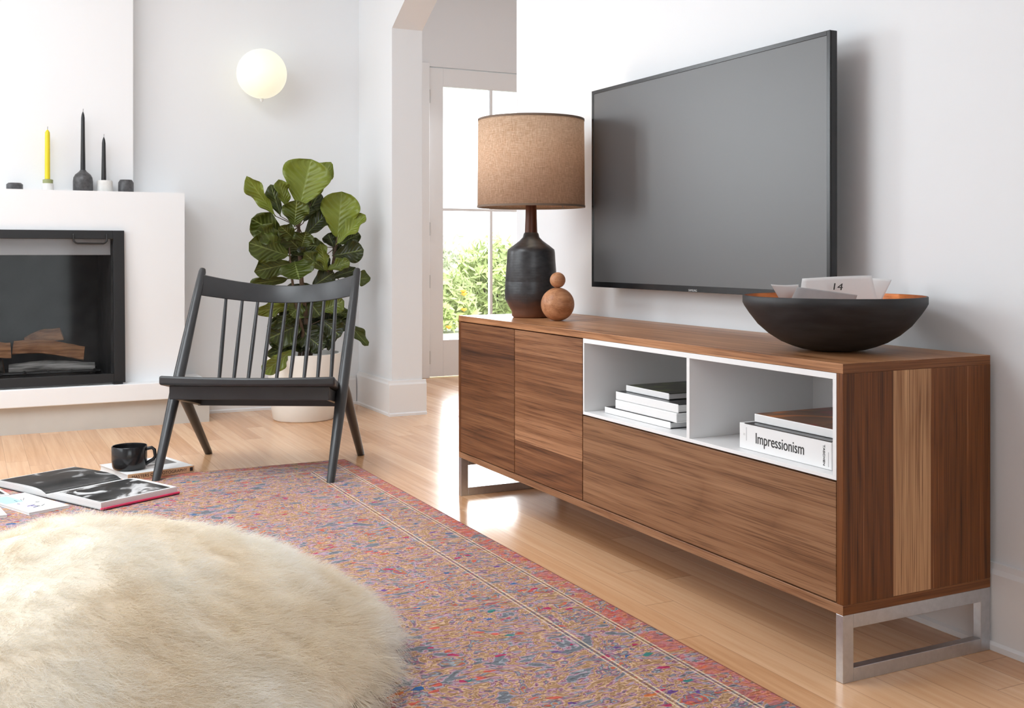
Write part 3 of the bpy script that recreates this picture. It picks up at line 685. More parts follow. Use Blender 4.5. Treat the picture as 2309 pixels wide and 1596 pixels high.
text('badge', 'SAMSUNG', M_logo, t, frame4(q, (0, -1, 0), (0, 0, 1)), .009, 'CENTER')

# ------------------------------------------------------------------ table lamp
LX, LY, LZ = .175, 1.665, .635
t = thing('table_lamp', 'black stoneware table lamp with tan linen drum shade at the cabinet end', 'lamp', (LX, LY, LZ))
k = 3.76/2448
prof = [(.060, 0), (.066, .006), (.0665, .02), (.074, .034), (.0895, .062), (.0905, .085), (.0885, .12), (.0880, .123), (.0885, .126), (.0835, .19), (.0815, .222), (.0795, .232), (.062, .246), (.040, .262), (.0285, .274), (.0255, .286), (.0225, .290)]
w = MB().lathe(prof, (LX, LY, LZ), 64); autosmooth(w.build('body', M_lampbody, t), 50)
w = MB().lathe([(.0215, .290), (.0195, .34), (.0185, .385), (.012, .388)], (LX, LY, LZ), 40); autosmooth(w.build('neck', M_neck, t), 50)
w = MB().lathe([(.012, .388), (.012, .43), (.016, .432), (.016, .475), (.004, .48)], (LX, LY, LZ), 24); autosmooth(w.build('socket', M_brass, t), 50)
M_bulb = plain('bulb_glass', (.9, .88, .82), .3, emis=((1, .85, .6), 2.0))
w = MB().lathe([(.012, .475), (.02, .50), (.03, .53), (.028, .555), (.014, .572), (.001, .577)], (LX, LY, LZ), 24); autosmooth(w.build('bulb', M_bulb, t), 80)
R0, R1, S0, S1 = .1840, .1815, .378, .673
sh = MB(); sh.lathe([(R0, S0), (R1, S1)], (LX, LY, LZ), 96, False, False)
sh = sh.build('lamp_shade', M_shade, t); autosmooth(sh); md = sh.modifiers.new('thick', 'SOLIDIFY'); md.thickness = .0015
rimm = plain('shade_rim', srgb(120, 100, 84), .7)
for (r, z) in ((R0, S0), (R1, S1)):
    w = MB().lathe([(r-.003, z-.0025), (r+.0012, z-.0025), (r+.0012, z+.004), (r-.003, z+.004), (r-.003, z-.0025)], (LX, LY, LZ), 96, False, False)
    autosmooth(w.build('shade_trim', rimm, sh), 40)
w = MB()
for a in range(3):
    an = a*2*PI/3+.4; w.tube([(LX, LY, LZ+.44), (LX+.16*math.cos(an), LY+.16*math.sin(an), LZ+.40), (LX+.181*math.cos(an), LY+.181*math.sin(an), LZ+S0+.002)], .0018, 8)
w.build('shade_spider', M_brass, sh)
lb = bpy.data.lights.new('lamp_bulb', 'POINT'); lb.energy = 1.2; lb.color = (1, .85, .62); lb.shadow_soft_size = .05
lo = bpy.data.objects.new('lamp_bulb', lb); COL.objects.link(lo); lo.parent = t; lo.location = (0, 0, .60)

# turned wooden balls
bx, by = .165, 1.46
t = thing('wooden_ball_figure', 'two stacked turned oak balls standing beside the lamp base', 'ornament', (bx, by, .635))
def ball(r, cz, name, mm):
    n = 28; w = MB().lathe([(max(.001, r*math.sin(PI*i/n)), -r*math.cos(PI*i/n)) for i in range(n+1)], (bx, by, cz), 56); o = w.build(name, mm, t); autosmooth(o, 60)
ball(.0545, .635+.0535, 'large_ball', M_ball); ball(.0255, .635+.108+.024, 'small_ball', M_ball)

# bowl
BX, BY_, BR, BH = .20, .24, .2015, .124
t = thing('bowl', 'wide black bowl with copper coloured inside, near the front end of the cabinet', 'bowl', (BX, BY_, .635))
outer = [(.055, 0), (.075, .006)]
outer = [(.045, 0), (.0728, .0045), (.0936, .011), (.1165, .0205), (.1435, .0375), (.1675, .0585), (.187, .084), (.1975, .100), (BR, .108), (BR, BH-.001), (BR-.001, BH)]
inner = [(BR-.004, BH), (BR-.005, .117), (.191, .107), (.181, .093), (.166, .077), (.147, .060), (.127, .044), (.107, .030), (.087, .019), (.060, .011), (.002, .010)]
w = MB().lathe(outer+[(BR-.004, BH)], (BX, BY_, .635), 96, True, False); autosmooth(w.build('outer_shell', M_bowlo, t), 60)
w = MB().lathe(inner, (BX, BY_, .635), 96, False, False); autosmooth(w.build('inner_lining', M_bowli, t), 60)
# papers in the bowl: curled sheets and an envelope
def sheet(name, label, cat, corners, m, curl=.02, th=.0006, nu=14, nv=10):
    """corners: bottom-left, bottom-right, top-right, top-left (world)"""
    A, B, C_, D = [Vector(c) for c in corners]; nrm = (B-A).cross(D-A).normalized(); w = MB(); vs = []
    for j in range(nv+1):
        for i in range(nu+1):
            u, v = i/nu, j/nv; p = A.lerp(B, u).lerp(D.lerp(C_, u), v)
            vs.append(p+nrm*curl*(math.sin(PI*u)*.7+.5*v*v))
    fs = [(j*(nu+1)+i, j*(nu+1)+i+1, (j+1)*(nu+1)+i+1, (j+1)*(nu+1)+i) for j in range(nv) for i in range(nu)]
    o = w.add(vs, fs).build(name, m); autosmooth(o)
    md = o.modifiers.new('t', 'SOLIDIFY'); md.thickness = th; return tag(o, label, cat)
def P(px, py, y): return tuple(un(px, py, 1, y))
sheet('paper_sheet', 'white curled paper sheet with a handwritten number standing in the black bowl', 'paper',
      [P(1800, 700, .27), P(1985, 700, .22), P(1962, 622, .24), P(1806, 629, .28)], M_paper, .012)
sheet('paper_sheet', 'small white folded paper leaning at the left inside the black bowl', 'paper',
      [P(1760, 678, .235), P(1800, 690, .22), P(1800, 640, .21), P(1738, 640, .23)], M_paper, .004)
sheet('envelope', 'grey envelope standing in front of the white sheets in the bowl', 'envelope',
      [P(1782, 678, .175), P(1926, 688, .155), P(1932, 665, .155), P(1797, 647, .175)], M_greyp, .003)
sheet('paper_sheet', 'rear white paper sheet showing its corner at the right of the bowl', 'paper',
      [P(1900, 690, .29), P(1985, 684, .26), P(2010, 631, .26), P(1950, 628, .29)], M_paper, .004)
o = bpy.data.objects['paper_sheet']
text('handwriting', '14', M_ink, o, frame4(P(1888, 647, .2265), (math.cos(.15), -math.sin(.15), -.05), (.2, 0, 1)), .022, 'CENTER', xs=1.4, world=False)

# ------------------------------------------------------------------ books in the niche
def book(name, label, loc, sx_, sy_, h, rot, cover, spine=None, parts=True, group=None, cov_t=.002, spine_at='-x'):
    """closed book lying flat; local x = depth, y = along spine"""
    t_ = thing(name, label, 'book', loc, rot, group)
    MB().box(cov_t*1.5, sx_-.003, -sy_/2+.003, sy_/2-.003, cov_t, h-cov_t).build('page_block', M_pages, t_, world=False)
    MB().box(0, sx_, -sy_/2, sy_/2, 0, cov_t).box(0, sx_, -sy_/2, sy_/2, h-cov_t, h).build('cover', cover, t_, world=False, bevel=.0006)
    s_ = MB().box(-.001, cov_t*1.5, -sy_/2, sy_/2, 0, h).build('spine', spine or cover, t_, world=False, bevel=.0025, seg=3)
    return t_
NF = nz0+.0085+.0006
g1 = 'books stacked in the left compartment'
# stack: left compartment spans y .524..1.01
def ny(px, py=940): return un(px, py, 0, .03).y
M_covw = plain('white_cover', (.85, .85, .85), .35)
M_covblk = plain('black_cover', (.02, .02, .022), .3)
z = NF
def yb(pl, pr, x): return un(pl, 900, 0, x).y, un(pr, 900, 0, x).y
for (label, pl, pr_, x, h_, cover, spn, dep) in [
    ('thin white book with dark top edge, lowest of the left niche stack', 1364, 1512, .04, .017, M_covblk, M_covw, .26),
    ('white book second from the bottom of the left niche stack', 1388, 1526, .045, .024, M_covw, M_covw, .25),
    ('white book third from the bottom of the left niche stack', 1389, 1530, .05, .022, M_covblk, M_covw, .25),
    ('thin book with dark green and black cover, topmost of the left niche stack', 1412, 1509, .075, .017, M_cover2, M_covw, .21)]:
    a, b_ = yb(pl, pr_, x); yc = (a+b_)/2; wy = abs(a-b_)
    book('book', label, (x, yc, z), dep, wy, h_, 0, cover, spn, group=g1); z += h_+.0004
# right compartment
a, b_ = un(1668, 980, 0, .03).y, un(1876, 1030, 0, .03).y
y_hi, y_lo = a, max(b_, .034)
yc, wy, hh = (y_hi+y_lo)/2, y_hi-y_lo, .058
b1 = book('book', 'thick white book titled Impressionism lying in the right niche', (.03, yc, NF), .25, wy, hh, 0, M_covw, M_covw)
text('title', 'Impressionism', M_ink, b1, frame4((-.0014, .012, .029), (0, -1, 0), (0, 0, 1)), .0345, 'CENTER', xs=.80, world=False)
text('imprint', 'TASCHEN', M_ink, b1, frame4((-.0014, -wy/2+.022, .028), (0, 0, -1), (0, -1, 0)), .0075, 'CENTER', xs=1.3, world=False)
MB().box(-.0013, -.0008, -wy/2+.008, -wy/2+.0095, .006, hh-.022).build('spine_rule', M_greyp, b1, world=False); MB().box(-.0013, -.0008, wy/2-.026, wy/2-.0245, .02, hh-.008).build('spine_rule', M_greyp, b1, world=False)
text('mark', ': :', M_ink, b1, frame4((-.0014, wy/2-.018, .034), (0, -1, 0), (0, 0, 1)), .008, 'CENTER', world=False)
MB().box(-.0022, .24, -wy/2+.0, wy/2-.02, hh, hh+.0018).build('dust_jacket_fold', M_covblk, b1, world=False)
ya = un(1697, 940, 0, .05).y
yc2, wy2 = (ya+y_lo)/2, ya-y_lo-.002
b2 = book('book', 'book with orange and brown picture cover on top of the Impressionism book', (.055, yc2, NF+hh+.0022), .23, wy2, .019, 0, M_cover, M_covw)

# ------------------------------------------------------------------ chair
CO = Vector((-.6405, 2.404, .0))
t = thing('spindle_chair', 'charcoal wooden lounge chair with spindle back facing the camera', 'chair', (CO.x, CO.y, 0), -math.atan2(.49, .8715))
FZF = .0105  # front feet on the rug
def post(u):
    f0, tp = Vector((u, .0, FZF)), Vector((u, .525, .787)); pts = [f0.lerp(tp, a) for a in (0, .02, .2, .38, .6, .85, .985, 1)]
    return pts
for u in (-.327, .327):
    w = MB().tube(post(u), [.0145, .0155, .019, .0225, .021, .0178, .0155, .012], 20); 
    for q in w.v[:20]: q.z = FZF
    autosmooth(w.build('back_post', M_chair, t, world=False), 50)
    a, b_ = Vector((u, .605, .0005)), Vector((u, .225, .352)); w = MB().tube([a, a.lerp(b_, .02), a.lerp(b_, .5), a.lerp(b_, .85), b_], [.0145, .0155, .019, .0215, .018], 20)
    for q in w.v[:20]: q.z = .0008
    autosmooth(w.build('rear_leg', M_chair, t, world=False), 50)
def railc(u): s_ = 1-(u/.318)**2; return .487+.168*s_, .7225-.045*s_, .0425-.0055*s_
w = MB(); N = 28; vs = []
for i in range(N+1):
    u = -.318+.636*i/N; v, z, hh_ = railc(u)
    for dv, dz in ((-.009, -1), (-.011, -.5), (-.011, .5), (-.009, 1), (.009, 1), (.011, .5), (.011, -.5), (.009, -1)):
        vs.append((u, v+dv+dz*hh_*.35, z+dz*hh_))
n8 = 8; fs = [(i*n8+j, i*n8+(j+1) % n8, (i+1)*n8+(j+1) % n8, (i+1)*n8+j) for i in range(N) for j in range(n8)]+[tuple(range(8)), tuple(N*8+j for j in range(8))]
autosmooth(w.add(vs, fs).build('crest_rail', M_chair, t, world=False, bevel=.003), 50)
# seat slab: tilted, rounded, gently dished
SV0, SV1 = .045, .47
def seatz(v): return .396-(v-SV0)*.235
w = MB(); NU, NV = 24, 12; top = []; 
def sp_(u, v, up):
    hw = .335-.055*((v-SV0)/(SV1-SV0))
    uu = u*hw
    dish = .012*(1-u*u)*math.sin(PI*min(1, (v-SV0)/(SV1-SV0)+.12))
    return Vector((uu, v+.022*(1-u*u)*(-1 if v < .1 else 1)*(1 if (v < .06 or v > .45) else 0), seatz(v)-(dish if up else .036)))
vs = []
for up in (1, 0):
    for j in range(NV+1):
        for i in range(NU+1): vs.append(sp_(-1+2*i/NU, SV0+(SV1-SV0)*j/NV, up))
K = (NU+1)*(NV+1); ix = lambda a, j, i: a*K+j*(NU+1)+i
fs = []
for j in range(NV):
    for i in range(NU):
        fs.append((ix(0, j, i), ix(0, j, i+1), ix(0, j+1, i+1), ix(0, j+1, i))); fs.append((ix(1, j, i), ix(1, j+1, i), ix(1, j+1, i+1), ix(1, j, i+1)))
for i in range(NU): fs += [(ix(0, 0, i), ix(1, 0, i), ix(1, 0, i+1), ix(0, 0, i+1)), (ix(0, NV, i), ix(0, NV, i+1), ix(1, NV, i+1), ix(1, NV, i))]
for j in range(NV): fs += [(ix(0, j, 0), ix(0, j+1, 0), ix(1, j+1, 0), ix(1, j, 0)), (ix(0, j, NU), ix(1, j, NU), ix(1, j+1, NU), ix(0, j+1, NU))]
autosmooth(w.add(vs, fs).build('seat', M_chair, t, world=False, bevel=.009, seg=3), 45)
# seat frame
w = MB(); w.prism([(-.305, .075, .302), (.305, .075, .302), (.305, .075, .354), (-.305, .075, .354)], (0, .022, -.003)); w.build('front_apron', M_chair, t, world=False, bevel=.003)
for u in (-.305, .285):
    w = MB().prism([(u, .097, .300), (u, .40, .235), (u, .40, .272), (u, .097, .346)], (.02, 0, 0)); w.build('side_rail', M_chair, t, world=False, bevel=.003)
w = MB().prism([(-.3, .38, .236), (.3, .38, .236), (.3, .38, .272), (-.3, .38, .272)], (0, .022, 0)); w.build('rear_stretcher', M_chair, t, world=False, bevel=.003)
# spindles: placed so they meet the rail and seat
U1 = Vector((.8715, -.49, 0)); V1 = Vector((.49, .8715, 0)); E_ = Vector(cam.location); Fv = Vector((math.sin(YAW), math.cos(YAW), 0)); Rv = Vector((math.cos(YAW), -math.sin(YAW), 0))
def pxl(u, v): d = CO+U1*u+V1*v-E_; return 1154.5+2448*d.dot(Rv)/d.dot(Fv)
SPN = [(-.236+.0582*i) for i in range(9)]
for i, u in enumerate(SPN):
    v, z, hh_ = railc(u); p1 = Vector((u, v-hh_*.2, z-hh_*.6)); ub = u*1.0; vb = .44+.02*(1-(u/.3)**2)
    p0 = Vector((ub, vb, seatz(vb)-.012)); w = MB().tube([p0, p0.lerp(p1, .35), p0.lerp(p1, .7), p1], [.0068, .0086, .0078, .0062], 14)
    autosmooth(w.build('spindle', M_chair, t, world=False), 50)

# ------------------------------------------------------------------ fiddle leaf plant
PX, PY = .005, 3.875
t = thing('potted_fiddle_leaf_fig', 'fiddle leaf fig in a white pot behind the chair', 'plant', (PX, PY, 0))
pot = MB().lathe([(.150, 0), (.156, .006), (.172, .12), (.183, .25), (.1905, .332), (.1905, .340), (.180, .340), (.178, .30), (.001, .298)], (PX, PY, 0), 64, True, False)
autosmooth(pot.build('pot', M_potw, t), 50)
autosmooth(MB().lathe([(.1775, .299), (.177, .308), (.08, .316), (.001, .32)], (PX, PY, 0), 40, True, False).build('soil', M_soil, t))
def cp(x, y, off=0): return un(520+x/2.574, 340+y/2.574, 1, PY+off)
st = MB()
st.tube([(PX, PY, .29), cp(445, 1020), cp(415, 800), cp(400, 600), cp(395, 440), cp(400, 320)], [.014, .013, .012, .010, .008, .005], 10)
st.tube([(PX+.03, PY+.01, .29), cp(500, 1020, .03), cp(545, 840, .03), cp(585, 700, .03), cp(610, 560, .02), cp(620, 500, .02)], [.012, .011, .010, .008, .006, .004], 10)
st.tube([(PX-.03, PY-.01, .29), cp(420, 1050, -.03), cp(380, 900, -.06), cp(350, 700, -.06), cp(340, 560, -.05)], [.010, .009, .008, .006, .004], 10)
autosmooth(st.build('stems', M_bstem, t), 60)
LV = [ # base, tip (crop coords), width, depth offset base, tip, tone (shade of inner leaves painted dark), roll
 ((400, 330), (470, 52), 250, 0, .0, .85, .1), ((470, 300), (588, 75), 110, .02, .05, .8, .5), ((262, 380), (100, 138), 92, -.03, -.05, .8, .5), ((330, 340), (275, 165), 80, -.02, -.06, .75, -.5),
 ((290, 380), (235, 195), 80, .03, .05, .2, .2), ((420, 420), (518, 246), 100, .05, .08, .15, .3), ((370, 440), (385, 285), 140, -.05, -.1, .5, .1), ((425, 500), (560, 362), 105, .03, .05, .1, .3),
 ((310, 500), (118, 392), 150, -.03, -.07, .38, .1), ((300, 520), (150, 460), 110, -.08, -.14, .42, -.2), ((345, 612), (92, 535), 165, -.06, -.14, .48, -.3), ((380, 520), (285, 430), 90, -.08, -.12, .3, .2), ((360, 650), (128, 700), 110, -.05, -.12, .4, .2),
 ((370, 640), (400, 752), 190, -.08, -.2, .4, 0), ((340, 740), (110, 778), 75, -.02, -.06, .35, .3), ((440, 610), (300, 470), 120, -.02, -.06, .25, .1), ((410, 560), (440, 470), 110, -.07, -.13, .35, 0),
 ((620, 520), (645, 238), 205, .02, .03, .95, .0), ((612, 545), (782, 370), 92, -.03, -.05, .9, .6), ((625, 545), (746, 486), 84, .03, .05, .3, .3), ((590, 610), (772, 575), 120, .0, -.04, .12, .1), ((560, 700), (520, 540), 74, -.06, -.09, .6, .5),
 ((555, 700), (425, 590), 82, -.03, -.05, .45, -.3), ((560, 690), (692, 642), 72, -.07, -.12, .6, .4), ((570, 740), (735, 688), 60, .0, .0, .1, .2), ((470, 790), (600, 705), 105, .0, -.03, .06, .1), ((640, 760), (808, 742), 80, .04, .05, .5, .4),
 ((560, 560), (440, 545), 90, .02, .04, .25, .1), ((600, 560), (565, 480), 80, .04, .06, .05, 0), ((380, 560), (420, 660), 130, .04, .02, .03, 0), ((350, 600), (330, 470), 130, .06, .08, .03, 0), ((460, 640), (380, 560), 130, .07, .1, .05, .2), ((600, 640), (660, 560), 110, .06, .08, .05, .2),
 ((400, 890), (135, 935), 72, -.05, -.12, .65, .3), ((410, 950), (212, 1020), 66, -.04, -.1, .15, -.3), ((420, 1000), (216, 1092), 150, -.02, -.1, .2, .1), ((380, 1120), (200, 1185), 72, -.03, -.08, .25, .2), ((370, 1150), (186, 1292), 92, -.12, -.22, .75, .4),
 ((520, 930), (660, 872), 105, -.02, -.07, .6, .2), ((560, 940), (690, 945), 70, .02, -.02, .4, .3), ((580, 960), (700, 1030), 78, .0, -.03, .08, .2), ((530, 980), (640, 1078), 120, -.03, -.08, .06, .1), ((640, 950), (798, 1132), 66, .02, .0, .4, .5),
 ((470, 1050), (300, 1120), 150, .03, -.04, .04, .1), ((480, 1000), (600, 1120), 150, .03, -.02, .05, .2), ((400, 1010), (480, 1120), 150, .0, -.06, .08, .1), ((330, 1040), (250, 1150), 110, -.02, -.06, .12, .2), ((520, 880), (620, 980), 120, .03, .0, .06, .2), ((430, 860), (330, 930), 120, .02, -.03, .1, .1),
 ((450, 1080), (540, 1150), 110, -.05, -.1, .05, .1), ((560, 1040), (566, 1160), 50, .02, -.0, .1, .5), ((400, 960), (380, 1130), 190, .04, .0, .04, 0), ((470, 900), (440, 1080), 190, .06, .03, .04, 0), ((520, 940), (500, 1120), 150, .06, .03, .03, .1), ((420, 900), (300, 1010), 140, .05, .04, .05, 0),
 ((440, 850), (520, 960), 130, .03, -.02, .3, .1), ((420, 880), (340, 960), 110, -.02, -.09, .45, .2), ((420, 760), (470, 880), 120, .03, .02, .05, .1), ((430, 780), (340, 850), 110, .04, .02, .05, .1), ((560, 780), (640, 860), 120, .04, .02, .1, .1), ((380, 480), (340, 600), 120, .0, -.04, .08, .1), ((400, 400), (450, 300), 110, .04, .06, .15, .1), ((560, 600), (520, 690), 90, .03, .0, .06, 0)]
w = MB(); tones = []; uvs = []
rl = random.Random(5)
for (b0, tp, wd, d0, d1, tone, roll) in LV:
    A, B = cp(b0[0], b0[1], d0), cp(tp[0], tp[1], d1); L = (B-A).length; ax = (B-A).normalized()
    view = (Vector(cam.location)-A).normalized(); sd = ax.cross(view).normalized(); sd = (sd*math.cos(roll)+view*math.sin(roll)).normalized(); nr = sd.cross(ax)
    if nr.dot(view) < 0: nr = -nr
    W_ = wd/2.574*5.6/2448/2*1.16; NV_, NU_ = 18, 10; o = len(w.v); ph = rl.uniform(0, 6); cup = rl.uniform(.15, .45); vs = []
    for j in range(NV_+1):
        v = j/NV_
        hw = W_*(max(0, math.sin(PI*min(1, v*.98+.02)**1.45))**.62)*(.72+.42*v) if v < 1 else 0
        hw *= (1-.10*math.exp(-((v-.42)/.10)**2))
        if v < .08: hw = max(hw*.25, .003)
        for i in range(NU_+1):
            u = -1+2*i/NU_; x = hw*u
            lift = cup*abs(u)**1.6*hw+.020*math.sin(v*15+ph+u*2)*abs(u)**2*(hw/W_)-L*.16*math.sin(PI*v*.5)**2*(.4+.3*math.sin(ph))+L*.10*v
            vs.append(A+ax*(L*v)+sd*x+nr*lift)
            uvs.append((i/NU_, v)); tones.append(tone)
    fs = [(j*(NU_+1)+i, j*(NU_+1)+i+1, (j+1)*(NU_+1)+i+1, (j+1)*(NU_+1)+i) for j in range(NV_) for i in range(NU_)]
    w.add(vs, fs)
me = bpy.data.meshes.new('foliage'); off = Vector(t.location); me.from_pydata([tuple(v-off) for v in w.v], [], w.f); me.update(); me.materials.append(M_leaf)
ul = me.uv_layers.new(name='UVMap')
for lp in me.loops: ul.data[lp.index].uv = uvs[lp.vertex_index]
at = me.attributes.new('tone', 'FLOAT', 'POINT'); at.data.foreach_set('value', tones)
for p in me.polygons: p.use_smooth = True
o = bpy.data.objects.new('foliage', me); COL.objects.link(o); o.parent = t
md = o.modifiers.new('t', 'SOLIDIFY'); md.thickness = .0008
pt = MB()
for (b0, tp, wd, d0, d1, tone, roll) in LV:
    A = cp(b0[0], b0[1], d0)
    tgt = min([cp(445, 1020), cp(415, 800), cp(400, 600), cp(395, 440), cp(545, 840, .03), cp(585, 700, .03), cp(610, 560, .02), cp(380, 900, -.06), cp(350, 700, -.06)], key=lambda q: (q-A).length)
    if (tgt-A).length < .16: MB().tube([tgt, A], [.003, .002], 6).build('petiole', M_bstem, t)


# ------------------------------------------------------------------ things on the rug
mz = .0110
rot = math.radians(16)
t = thing('book', 'white hardback with tan lettered spine lying under the black mug', 'book', (-1.02, 2.598, mz), rot)
bw, bd, bh = .262, .262, .024
MB().box(.003, bw-.003, .003, bd-.003, .002, bh-.002).build('page_block', M_pages, t, world=False)
MB().box(0, bw, 0, bd, 0, .002).box(0, bw, 0, bd, bh-.002, bh).build('cover', M_covw, t, world=False)
MB().box(.0, bw, -.002, .003, 0, bh).build('spine', M_tanspine, t, world=False, bevel=.001)
text('title', 'MASTERS OF PHOTOGRAPHY', M_ink, t, frame4((bw*.47, -.0022, bh*.5), (1, 0, 0), (0, 0, 1)), .0165, 'CENTER', world=False)
MB().box(bw-.018, bw-.006, -.0028, -.002, .005, bh-.005).build('spine_mark', M_ink, t, world=False)
MB().box(.12, .24, .10, .22, bh, bh+.0004).build('cover_picture', M_photo, t, world=False)
# mug
mx_, my_, mzz = -1.0, 2.712, mz+bh+.0008
t = thing('mug', 'black mug standing on the hardback book by the chair leg', 'mug', (mx_, my_, mzz))
R = .0645; H_ = .088
w = MB().lathe([(R*.80, 0), (R*.90, .003), (R*.96, .012), (R, .035), (R, H_-.002), (R-.0015, H_), (R-.004, H_-.001), (R-.005, H_-.01), (R-.006, .02), (R*.7, .008), (.001, .007)], (mx_, my_, mzz), 56, True, False)
autosmooth(w.build('body', M_mug, t), 50)
dv = Vector((math.cos(-YAW+.15), math.sin(-YAW+.15), 0)); q0 = Vector((mx_, my_, mzz)); upv = Vector((0, 0, 1))
w = MB().tube([q0+dv*(R-.004)+upv*.074, q0+dv*(R+.018)+upv*.078, q0+dv*(R+.027)+upv*.070, q0+dv*(R+.031)+upv*.045, q0+dv*(R+.024)+upv*.034, q0+dv*(R+.010)+upv*.026, q0+dv*(R-.005)+upv*.016], .0055, 12, flat=1.2)
autosmooth(w.build('handle', M_mug, t), 70)

# open book
ga = math.radians(28); t = thing('open_book', 'open photography book with black and white pictures and pink cover edge', 'book', (-1.172, 2.50, mz), ga)
# local: x along gutter, -y right page (towards camera), +y left page
def openpage(sgn, name, m_, L=.30, Wd=.31, z0=.003, hgt=.024):
    w = MB(); n = 16; prof = []
    for i in range(n+1):
        s_ = i/n; z = hgt*(1-math.exp(-s_*9))*(1-.25*s_)+.004; prof.append((s_*Wd, z))
    poly = [(-L/2, sgn*.0, z0)]+[(-L/2, sgn*y, z0+z) for y, z in prof]+[(-L/2, sgn*Wd, z0)]
    w.prism(poly, (L, 0, 0)); o_ = w.build(name, m_, t, world=False); autosmooth(o_, 30)
    def strip(nm, mm, y0, y1, x0, x1, lift=.0006):
        ww = MB(); k = 10; vs = []
        for i in range(k+1):
            y = y0+(y1-y0)*i/k; s_ = y/Wd; z = hgt*(1-math.exp(-s_*9))*(1-.25*s_)+.004+z0+lift
            vs += [(x0, sgn*y, z), (x1, sgn*y, z)]
        ww.add(vs, [(2*i, 2*i+1, 2*i+3, 2*i+2) for i in range(k)]); oo = ww.build(nm, mm, o_, world=False); autosmooth(oo)
    return strip
sR = openpage(-1, 'right_pages', M_pages); sL = openpage(1, 'left_pages', M_pages)
sR('printed_page', M_paper, .004, .308, -.149, .149, .0004); sR('page_photo', M_photo, .06, .30, -.145, .13, .0010)
sL('printed_page', M_paper, .004, .308, -.149, .149, .0004); sL('page_photo', M_photo2, .01, .300, -.149, .149, .0010)
MB().box(-.155, .155, -.316, -.002, 0, .003).build('cover', M_covblk, t, world=False); MB().box(-.155, .155, .002, .316, 0, .003).build('cover', M_covblk, t, world=False)
MB().box(-.155, .155, -.320, -.312, .003, .009).build('cover_edge', M_pink, t, world=False, bevel=.001)
# magazines
def mag(label, c, sx_, sy_, a, h_=.008, pr=None, z=mz):
    t_ = thing('magazine', label, 'magazine', (c[0], c[1], z), a)
    MB().box(-sx_/2, sx_/2, -sy_/2, sy_/2, .0006, h_-.0006).build('page_block', M_pages, t_, world=False)
    MB().box(-sx_/2-.001, sx_/2+.001, -sy_/2-.001, sy_/2+.001, 0, .0006).box(-sx_/2, sx_/2, -sy_/2, sy_/2, h_-.0006, h_).build('cover', M_paper, t_, world=False)
    return t_
m1 = mag('white magazine with pale blue print beside the open book', (-1.372, 2.358), .135, .30, math.radians(24))
MB().box(-.06, -.0, .02, .14, .008, .0084).build('blue_print', M_blue, m1, world=False); MB().box(-.062, -.005, -.09, .0, .008, .0084).build('lilac_print', M_lilac, m1, world=False)
sk = MB(); rk = random.Random(3)
for i in range(9):
    a, b_ = rk.uniform(-.05, .03), rk.uniform(-.1, .06); sk.tube([(a, b_, .0089), (a+rk.uniform(-.02, .03), b_+rk.uniform(-.01, .03), .0089)], .0007, 5)
sk.build('line_drawing', M_ink, m1, world=False)
m2 = mag('white magazine at the left picture edge lying on the rug', (-1.56, 2.28), .22, .20, math.radians(8))
MB().box(.055, .062, .02, .08, .008, .0083).box(.0621, .066, .0, .03, .008, .0083).build('headline_marks', M_ink, m2, world=False)
m3 = mag('dark-edged magazine left of the open book near the rug end', (-1.56, 2.60), .22, .27, math.radians(14), .012)
MB().box(-.0, .1, -.12, .1, .012, .0124).build('cover_picture', M_photo, m3, world=False)

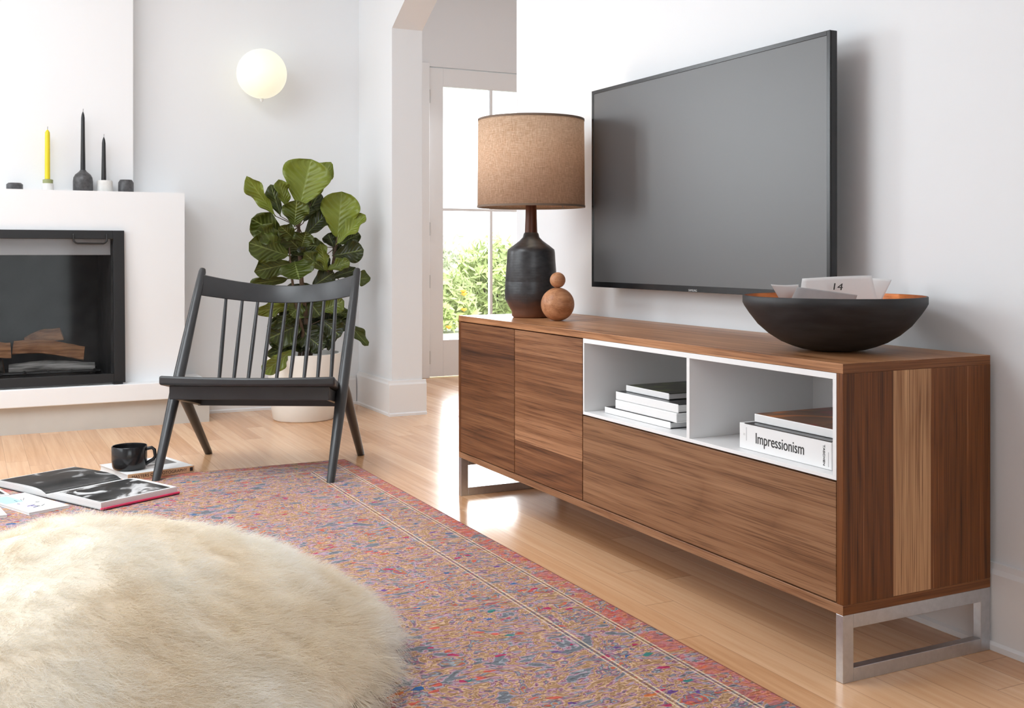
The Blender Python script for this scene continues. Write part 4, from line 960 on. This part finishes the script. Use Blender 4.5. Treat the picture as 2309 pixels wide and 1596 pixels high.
# ------------------------------------------------------------------ sheepskin pouf
def fur_mat(hair):
    m, t_, b = mat('sheepskin_fur' if hair else 'sheepskin_hide')
    co = objco(t_)
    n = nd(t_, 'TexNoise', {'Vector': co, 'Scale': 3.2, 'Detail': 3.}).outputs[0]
    if hair:
        ic = nd(t_, 'HairInfo').outputs['Intercept']
        c1 = ramp(t_, ic, [(0, srgb(247, 240, 228)), (.35, srgb(248, 240, 224)), (1, srgb(254, 253, 250))])
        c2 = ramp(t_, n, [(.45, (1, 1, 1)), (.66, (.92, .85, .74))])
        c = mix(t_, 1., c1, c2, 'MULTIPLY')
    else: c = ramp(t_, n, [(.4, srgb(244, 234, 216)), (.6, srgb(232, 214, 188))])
    t_.links.new(c, b.inputs['Base Color']); b.inputs['Roughness'].default_value = .65; b.inputs['Specular IOR Level'].default_value = .25
    return m
PFX, PFY, PFR, PFH = -1.356, .623, .60, .265
w = MB(); n1, n2 = 40, 96; vs = []
for j in range(n1+1):
    q = max(.012, 1-max(0, j-5)/(n1-5))
    for i in range(n2):
        th = 2*PI*i/n2; r = PFR*q*(1+.03*math.sin(3*th+1)+.02*math.sin(5*th)); z = .065+PFH*(1-q**1.8)+.010*math.sin(4*th+q*3)*q*(1-q)*4
        if j < 5: r *= .90+.02*j; z = .02+.045*j/5
        vs.append((PFX+r*math.cos(th), PFY+r*math.sin(th), z))
fs = [(j*n2+i, j*n2+(i+1) % n2, (j+1)*n2+(i+1) % n2, (j+1)*n2+i) for j in range(n1) for i in range(n2)]+[tuple(range(n2-1, -1, -1)), tuple(n1*n2+i for i in range(n2))]
t = thing('sheepskin_pouf', 'large cream sheepskin floor pouf in the front left corner on the rug', 'pouf', (PFX, PFY, .011))
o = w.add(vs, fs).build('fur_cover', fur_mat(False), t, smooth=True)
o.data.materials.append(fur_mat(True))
ps = o.modifiers.new('fur', 'PARTICLE_SYSTEM'); st_ = o.particle_systems[0].settings
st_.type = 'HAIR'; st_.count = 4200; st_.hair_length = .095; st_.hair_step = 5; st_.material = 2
st_.use_advanced_hair = True; st_.normal_factor = .010; st_.object_align_factor = (.006, -.001, -.009); st_.factor_random = .004; st_.brownian_factor = .0
st_.child_type = 'INTERPOLATED'; st_.rendered_child_count = 42; st_.child_percent = 2; st_.child_length = .95; st_.child_length_threshold = 0
st_.clump_factor = .6; st_.clump_shape = .3; st_.roughness_1 = .012; st_.roughness_1_size = .5; st_.roughness_2 = .02; st_.roughness_endpoint = .025
st_.root_radius = .5; st_.tip_radius = .05; st_.radius_scale = .0012; st_.use_hair_bspline = True; st_.display_step = 4; st_.render_step = 4
MB().lathe([(.40, 0), (.44, .004), (.46, .02), (.42, .024)], (PFX, PFY, .011), 48).build('base', M_paper, t)
